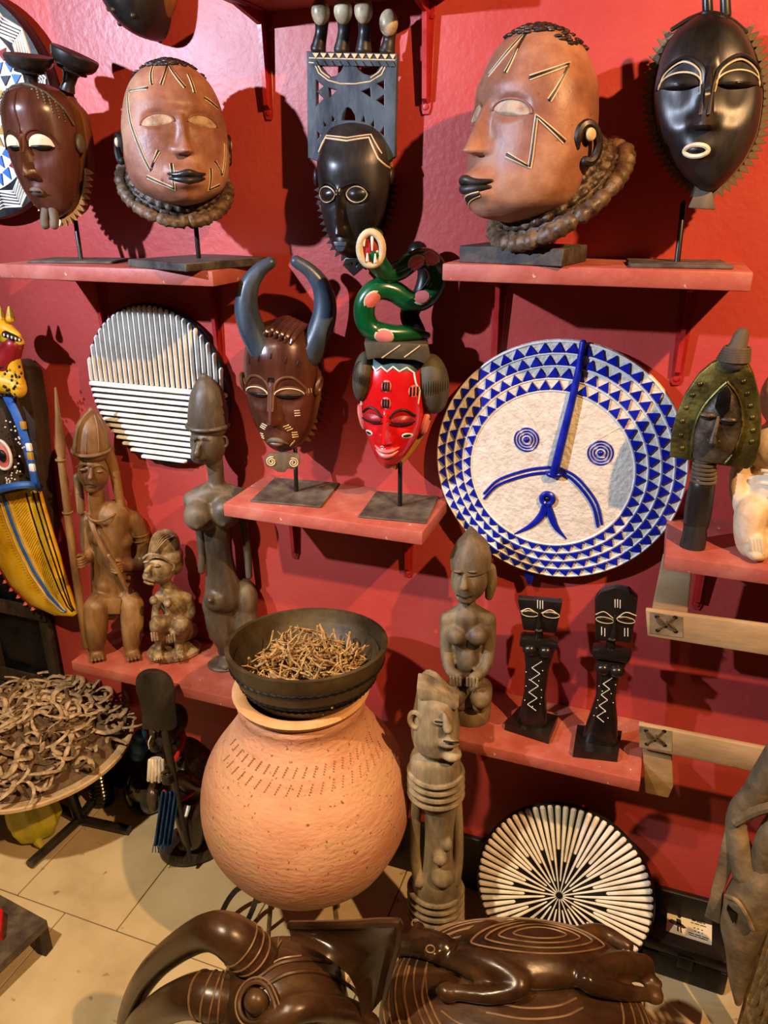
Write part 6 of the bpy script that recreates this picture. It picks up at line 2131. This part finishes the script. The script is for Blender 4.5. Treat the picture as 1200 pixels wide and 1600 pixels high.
for k in range(12):
    turn = random.uniform(1.2, 4.2)
    rc = random.uniform(.016, .042)
    L_ = 20
    P = []
    for i in range(L_):
        t = i / (L_ - 1.0)
        rr = rc * (1 + .5 * t)
        P.append(np.array([rr * math.cos(turn * t) + .03 * t, rr * math.sin(turn * t), .010 * math.sin(t * 5 + k)]))
    P = np.array(P) - np.mean(P, 0)
    r_ = random.uniform(.0048, .0088)
    me = raw('dried_strip', *tube(P, [r_ * (.55 + .45 * math.sin(math.pi * (i + .5) / L_)) * random.uniform(.85, 1.12) for i in range(L_)], 7, flat=.4, up=(0, .25, 1)))
    fixn(me)
    me.materials.append(M('dried_strip' if k % 4 else 'dried_dark'))
    st_me.append(me)
for i in range(280):
    a = random.uniform(0, 2 * math.pi)
    q = math.sqrt(random.random()) * .93
    r_ = Rt * q
    z_ = TZ + .065 * (1 - (q / .95) ** 2) + .018 + random.uniform(0, .012)
    o = bpy.data.objects.new('dried_strip', st_me[i % 12])
    col.objects.link(o)
    o.location = (c0[0] + r_ * math.cos(a), c0[1] + r_ * math.sin(a), z_)
    up_t = random.random() < .1 and q < .6
    o.rotation_euler = (random.uniform(-.45, .45), -random.uniform(.5, 1.1) if up_t else random.uniform(-.22, .22), random.uniform(0, 6.3))
    if up_t:
        o.location.z += .02
    tag(o, 'curled dried plant strip heaped on the round tray table', 'dried strip', 'dried strips heaped on the tray')

# yellow plastic bag
loc = atZ(60, 1306, 0.0)
fr = Fr(loc)
f = fr
root = thing('plastic_bag', 'yellow plastic bag standing on the floor under the tray table', 'bag', loc, fr.th)
def rad(t):
    return np.interp(t, [0, .08, .3, .55, .8, 1.0], [.028, .050, .064, .062, .052, .045])
V, F = [], []
Hb = f(60, 1222)[2] - f(60, 1308)[2]
for i in range(25):
    t = i / 24.0
    for k in range(72):
        a = 2 * math.pi * k / 72
        fold = 1 + .09 * math.sin(a * 7 + t * 2.5) * (.5 + t) + .10 * mnoise.noise(Vector((math.cos(a) * 2, math.sin(a) * 2, t * 2.5)))
        r_ = rad(t) * fold
        V.append((r_ * math.cos(a) * 1.0, r_ * math.sin(a) * .8, .001 + Hb * t))
for i in range(24):
    for k in range(72):
        F.append((i * 72 + k, i * 72 + (k + 1) % 72, (i + 1) * 72 + (k + 1) % 72, (i + 1) * 72 + k))
F.append(tuple(range(72)))
F.append(tuple(24 * 72 + k for k in range(72)))
ob('bag_skin', (V, F), 'plastic_yellow', root)
ob('bag_corner', tube([(-.004, -.045, .02), (.004, -.062, .004)], [.012, .003], 8), 'plastic_yellow', root)

# ------------------------------------------------------------------ dark rack behind, low board in front at left
x1 = atY(78, 1030, -.04)[0]
root = thing('wooden_rack', 'dark old wooden rack in the shadow below the hornbill mask', 'rack', (x1 - .22, 0, 0), 0)
for sx in (-.20, 0, .205):
    ob('post', box(sx - .016, sx + .016, -.026, -.008, 0, .62, .003), 'wood_old_dark', root)
for zz in (.12, .33, .56):
    ob('slat', box(-.22, .222, -.032, -.026, zz - .022, zz + .022, .002), 'wood_old_dark', root)
ob('back_panel', box(-.215, .222, -.008, -.001, .02, .66, .002), 'black_paint', root)
root = thing('low_bench', 'grey wooden bench corner with a red patch at bottom left', 'bench', (0, 0, 0), 0)
zz = .09
q = [atZ(px, py, zz) for px, py in [(0, 1398), (73, 1438), (-40, 1545), (-110, 1490)]]
def slab(q, z0, z1, m, nm='board'):
    V = [(p[0], p[1], z) for z in (z0, z1) for p in q]
    return ob(nm, (V, [(0, 1, 2, 3), (7, 6, 5, 4)] + [(i, (i + 1) % 4, 4 + (i + 1) % 4, 4 + i) for i in range(4)]), m, root, deg=20)
slab(q, zz - .022, zz, 'dust_plate')
for i in (0, 1, 2, 3):
    c_ = sum(q) / 4
    p_ = q[i] * .86 + c_ * .14
    ob('leg', box(p_[0] - .012, p_[0] + .012, p_[1] - .012, p_[1] + .012, 0, zz - .021, .002), 'wood_old_dark', root)
q2 = [atZ(px, py, zz + .001) for px, py in [(-14, 1422), (8, 1436), (5, 1470), (-25, 1462)]]
slab(q2, zz + .0005, zz + .03, 'red_paint', 'red_block')

# ------------------------------------------------------------------ foreground carvings
mat('carve_line', ['#5e432c', '#80613f'], 0.45, 30)


class Egg:
    def __init__(s, c, r):
        s.c, s.r = np.array(c, float), np.array(r, float)

    def hit(s, px, py, lift=0.0):
        d = ray(px, py) / s.r
        o = (CAM - s.c) / s.r
        A, B_, C_ = d @ d, 2 * o @ d, o @ o - 1
        q = B_ * B_ - 4 * A * C_
        t = (-B_ - math.sqrt(q)) / (2 * A) if q > 0 else -B_ / (2 * A)
        p = CAM + ray(px, py) * t
        n = (p - s.c) / (s.r ** 2)
        n /= np.linalg.norm(n)
        return p + n * lift - s.base

    def polar(s, th, ph, lift=0.0):
        u = np.array([math.sin(th) * math.cos(ph), math.sin(th) * math.sin(ph), math.cos(th)])
        n = u / s.r
        n /= np.linalg.norm(n)
        return s.c + s.r * u + n * lift - s.base


# lizard carved on a domed stool seat
E1 = Egg((-.08, -.545, .305), (.235, .19, .14))
E1.base = np.array([E1.c[0], E1.c[1], 0.0])
root = thing('carved_stool', 'dark polished domed carving with a lizard in relief in the foreground', 'carving', E1.base, 0)
V, F = ell((0, 0, E1.c[2]), E1.r, None, 96, 60)
V = [(x, y, max(z, E1.c[2] - .05)) for x, y, z in V]
top = ob('domed_top', (V, F), 'wood_carving', root)
ob('pedestal', lathe([(.15, 0), (.155, .01), (.13, .04), (.10, .10), (.10, .20), (.15, E1.c[2] - .045)], 40, 1.15, .95), 'wood_carving', root)
for th in (.74, .86, .98, 1.09, 1.2, 1.31):
    ob('engraved_ring', tube([E1.polar(th + .02 * math.sin(3 * a), a, -.0004) for a in np.linspace(0, 2 * math.pi, 90)[:-1]], .0020, 5, closed=True), 'carve_line', top)
for pts in ([(640, 1480), (690, 1448), (760, 1436), (830, 1436), (900, 1448)], [(660, 1490), (705, 1458), (770, 1446), (830, 1446), (890, 1457)], [(700, 1468), (770, 1454), (830, 1454), (880, 1464)],
            [(640, 1510), (632, 1550), (640, 1600)], [(665, 1515), (660, 1560), (680, 1610)], [(690, 1580), (720, 1600), (770, 1612)], [(770, 1566), (820, 1575), (870, 1572), (900, 1560)], [(760, 1582), (820, 1592), (880, 1588), (910, 1575)]):
    ob('engraved_line', tube([E1.hit(*q, .0003) for q in smooth_pts(pts, 24)], .0020, 5), 'carve_line', top)
# lizard
Hh = lambda px, py, l=0.0: E1.hit(px, py, l)
spine = [(672, 1492), (712, 1500), (760, 1502), (820, 1500), (880, 1502), (940, 1512), (985, 1526), (1020, 1545)]
lz = [stube([Hh(*q, .012) for q in spine], [.020, .028, .050, .060, .055, .040, .020, .010], 20, 50, flat=.55, up=(0, 0, 1))]
lz += [stube([Hh(622, 1490, .012), Hh(645, 1489, .018), Hh(672, 1491, .022), Hh(700, 1497, .020)], [.014, .019, .024, .022], 14, 20), ell(Hh(667, 1479, .034), (.013, .012, .012)), ell(Hh(686, 1512, .03), (.013, .012, .012))]
lz += [stube([Hh(728, 1506, .02), Hh(770, 1524, .026), Hh(812, 1552, .022), Hh(770, 1562, .014), Hh(712, 1556, .012)], [.018, .019, .017, .014, .012], 12, 34), ell(Hh(703, 1557, .014), (.020, .016, .015)),
       stube([Hh(998, 1520, .016), Hh(950, 1524, .024), Hh(908, 1545, .022), Hh(960, 1558, .014), Hh(1005, 1560, .01)], [.018, .020, .018, .014, .011], 12, 34), ell(Hh(1012, 1562, .012), (.018, .015, .013)),
       stube([Hh(735, 1482, .014), Hh(765, 1470, .018), Hh(800, 1470, .014)], [.016, .017, .012], 12, 20), stube([Hh(885, 1476, .014), Hh(930, 1474, .018), Hh(975, 1488, .012)], [.014, .017, .012], 12, 20)]
lo = ob('lizard', blend(lz, .0045, 3), 'wood_carving', root)
for k, (w1, h1) in enumerate(((.115, .036), (.092, .028), (.070, .020), (.046, .012))):
    c_ = Hh(838, 1494, .0)
    ex_ = Hh(900, 1496) - Hh(780, 1494)
    ex_ /= np.linalg.norm(ex_)
    n_ = (c_ + E1.base - E1.c) / E1.r ** 2
    n_ /= np.linalg.norm(n_)
    ey_ = np.cross(n_, ex_)
    P = []
    for a in np.linspace(0, 2 * math.pi, 50)[:-1]:
        u, v = w1 * math.cos(a), h1 * math.sin(a) * (abs(math.sin(a)) ** .4)
        hgt = .0455 * math.sqrt(max(0, 1 - (u / .16) ** 2)) * math.sqrt(max(0, 1 - (v / .062) ** 2)) - .0 * u - .55 * u * u
        P.append(c_ + ex_ * u + ey_ * v + n_ * (hgt))
    ob('back_groove', tube(P, .0016, 5, closed=True), 'carve_line', lo)
for p_ in ((667, 1478), (687, 1513)):
    ob('eye', tube([Hh(*p_, .043) + np.array([.007 * math.cos(a), .007 * math.sin(a), 0]) for a in np.linspace(0, 2 * math.pi, 17)[:-1]], .0014, 5, closed=True), 'carve_line', lo)
ob('mouth_line', tube([Hh(618, 1492, .014), Hh(632, 1498, .02), Hh(655, 1502, .022)], .0015, 5), 'iron_black', lo)

# elephant head
ec = atY(440, 1592, -.70)
E2 = Egg(ec, (.112, .105, .130))
E2.base = np.array([ec[0], ec[1], 0.0])
root = thing('elephant_carving', 'dark polished carved elephant head with two curved tusks in the foreground', 'carving', E2.base, 0)
K = lambda px, py, l=0.0: E2.hit(px, py, l)
c_l = E2.c - E2.base
hp_ = [ell(c_l, E2.r, None, 32, 22), ell(c_l + np.array([-.05, -.03, -.03]), (.07, .08, .10)), ell(c_l + np.array([.01, .02, .01]), (.09, .09, .11)), stube([K(420, 1600, .0), K(470, 1575, .006), K(540, 1580, .0), K(590, 1600, -.01)], [.02, .022, .02, .016], 10, 20), tube([c_l + np.array([0, 0, -.08]), c_l * np.array([0, 0, 0]) + np.array([0, 0, .05]), np.array([0, 0, .004])], [.10, .085, .10], 20)]
hb = ob('head', blend(hp_, .005, 4), 'wood_carving', root)
# eye
e0 = K(402, 1566, .004)
nrm = (e0 + E2.base - E2.c) / E2.r ** 2
nrm /= np.linalg.norm(nrm)
tx = np.cross(nrm, np.array([0, 0, 1.0])); tx /= np.linalg.norm(tx)
ty = np.cross(tx, nrm)
ob('eyeball', ell(e0, (.019, .017, .021)), 'wood_carving', hb)
for r_, m in ((.025, 'wood_carving'), (.031, 'carve_line')):
    ob('eye_rim', tube([e0 + nrm * .004 + tx * (r_ * math.cos(a) * (1.0 + .35 * max(0, -math.cos(a)) ** 6)) + ty * (r_ * 1.02 * math.sin(a)) for a in np.linspace(0, 2 * math.pi, 40)[:-1]], .0036 if m == 'wood_carving' else .0016, 7, closed=True), m, hb)
# ears: hollow flared shells
ear_out = [(452, 1450), (500, 1450), (550, 1449), (590, 1446), (622, 1446), (618, 1480), (606, 1520), (598, 1560)]
ear_in = [(455, 1470), (480, 1478), (506, 1492), (526, 1506), (545, 1524), (556, 1545), (562, 1570), (566, 1600)]
def earfn(u, v):
    i = u * 7
    j = min(int(i), 6)
    t = i - j
    po = np.array(ear_out[j]) * (1 - t) + np.array(ear_out[j + 1]) * t
    pi_ = np.array(ear_in[j]) * (1 - t) + np.array(ear_in[j + 1]) * t
    px, py = pi_ * (1 - v) + po * v
    return atY(px, py, E2.c[1] + .02 + .018 * math.sin(v * math.pi) * (.4 + .6 * u) + .02 * v) - E2.base
ob('ear', patch(earfn, 40, 14, .012), 'wood_carving', root)
ob('ear_edge', tube([earfn(u, 1.0) + np.array([0, .005, 0]) for u in np.linspace(0, 1, 40)], .007, 8), 'wood_carving', root)
# brow folds
for pts in ([(400, 1530), (440, 1505), (500, 1502), (560, 1525), (590, 1560)], [(408, 1545), (450, 1522), (500, 1520), (550, 1545), (575, 1580)], [(432, 1592), (470, 1572), (520, 1576), (560, 1598)]):
    ob('brow_fold', tube([K(*q, .001) for q in smooth_pts(pts, 26)], .0032, 6), 'wood_carving', hb)
for pts in ([(404, 1522), (436, 1500), (470, 1494)], [(398, 1515), (425, 1492), (440, 1470)], [(420, 1500), (432, 1482), (436, 1466)], [(480, 1499), (520, 1506), (556, 1530)]):
    ob('engraved_line', tube([K(*q, .0012) for q in smooth_pts(pts, 20)], .0016, 5), 'carve_line', hb)
# tusks
t1 = [(405, 1500, .0), (380, 1478, -.01), (350, 1458, -.015), (318, 1458, -.01), (275, 1482, .0), (238, 1515, .01), (214, 1552, .02), (200, 1595, .03), (196, 1640, .035)]
t2 = [(372, 1560, -.03), (345, 1560, -.04), (315, 1555, -.045), (280, 1562, -.045), (245, 1580, -.03), (215, 1605, -.01), (198, 1640, .015)]
for pts, rr, nm in ((t1, [.032, .034, .031, .027, .024, .022, .021, .020, .018], 'tusk'), (t2, [.034, .036, .034, .030, .027, .024, .022], 'tusk')):
    P = [atY(px, py, E2.c[1] + dy) - E2.base for px, py, dy in pts]
    tk = ob('tusk', stube(P, rr, 18, 50), 'wood_carving', root)
    SPt = smooth_pts(P, 50)
    for i in ((3, 5, 7) if pts is t1 else (7, 10, 13, 16)):
        t_ = SPt[i + 1] - SPt[i - 1]
        t_ /= np.linalg.norm(t_)
        u_ = np.cross(t_, np.array([0, -.5, .8]))
        u_ /= np.linalg.norm(u_)
        w_ = np.cross(u_, t_)
        rad_ = np.interp(i, np.linspace(0, 49, len(rr)), rr)
        ob('carved_ring', tube([SPt[i] + (u_ * math.cos(a) + w_ * math.sin(a)) * (rad_ + .0004) for a in np.linspace(0, 2 * math.pi, 30)[:-1]], .0016, 5, closed=True), 'carve_line', tk)
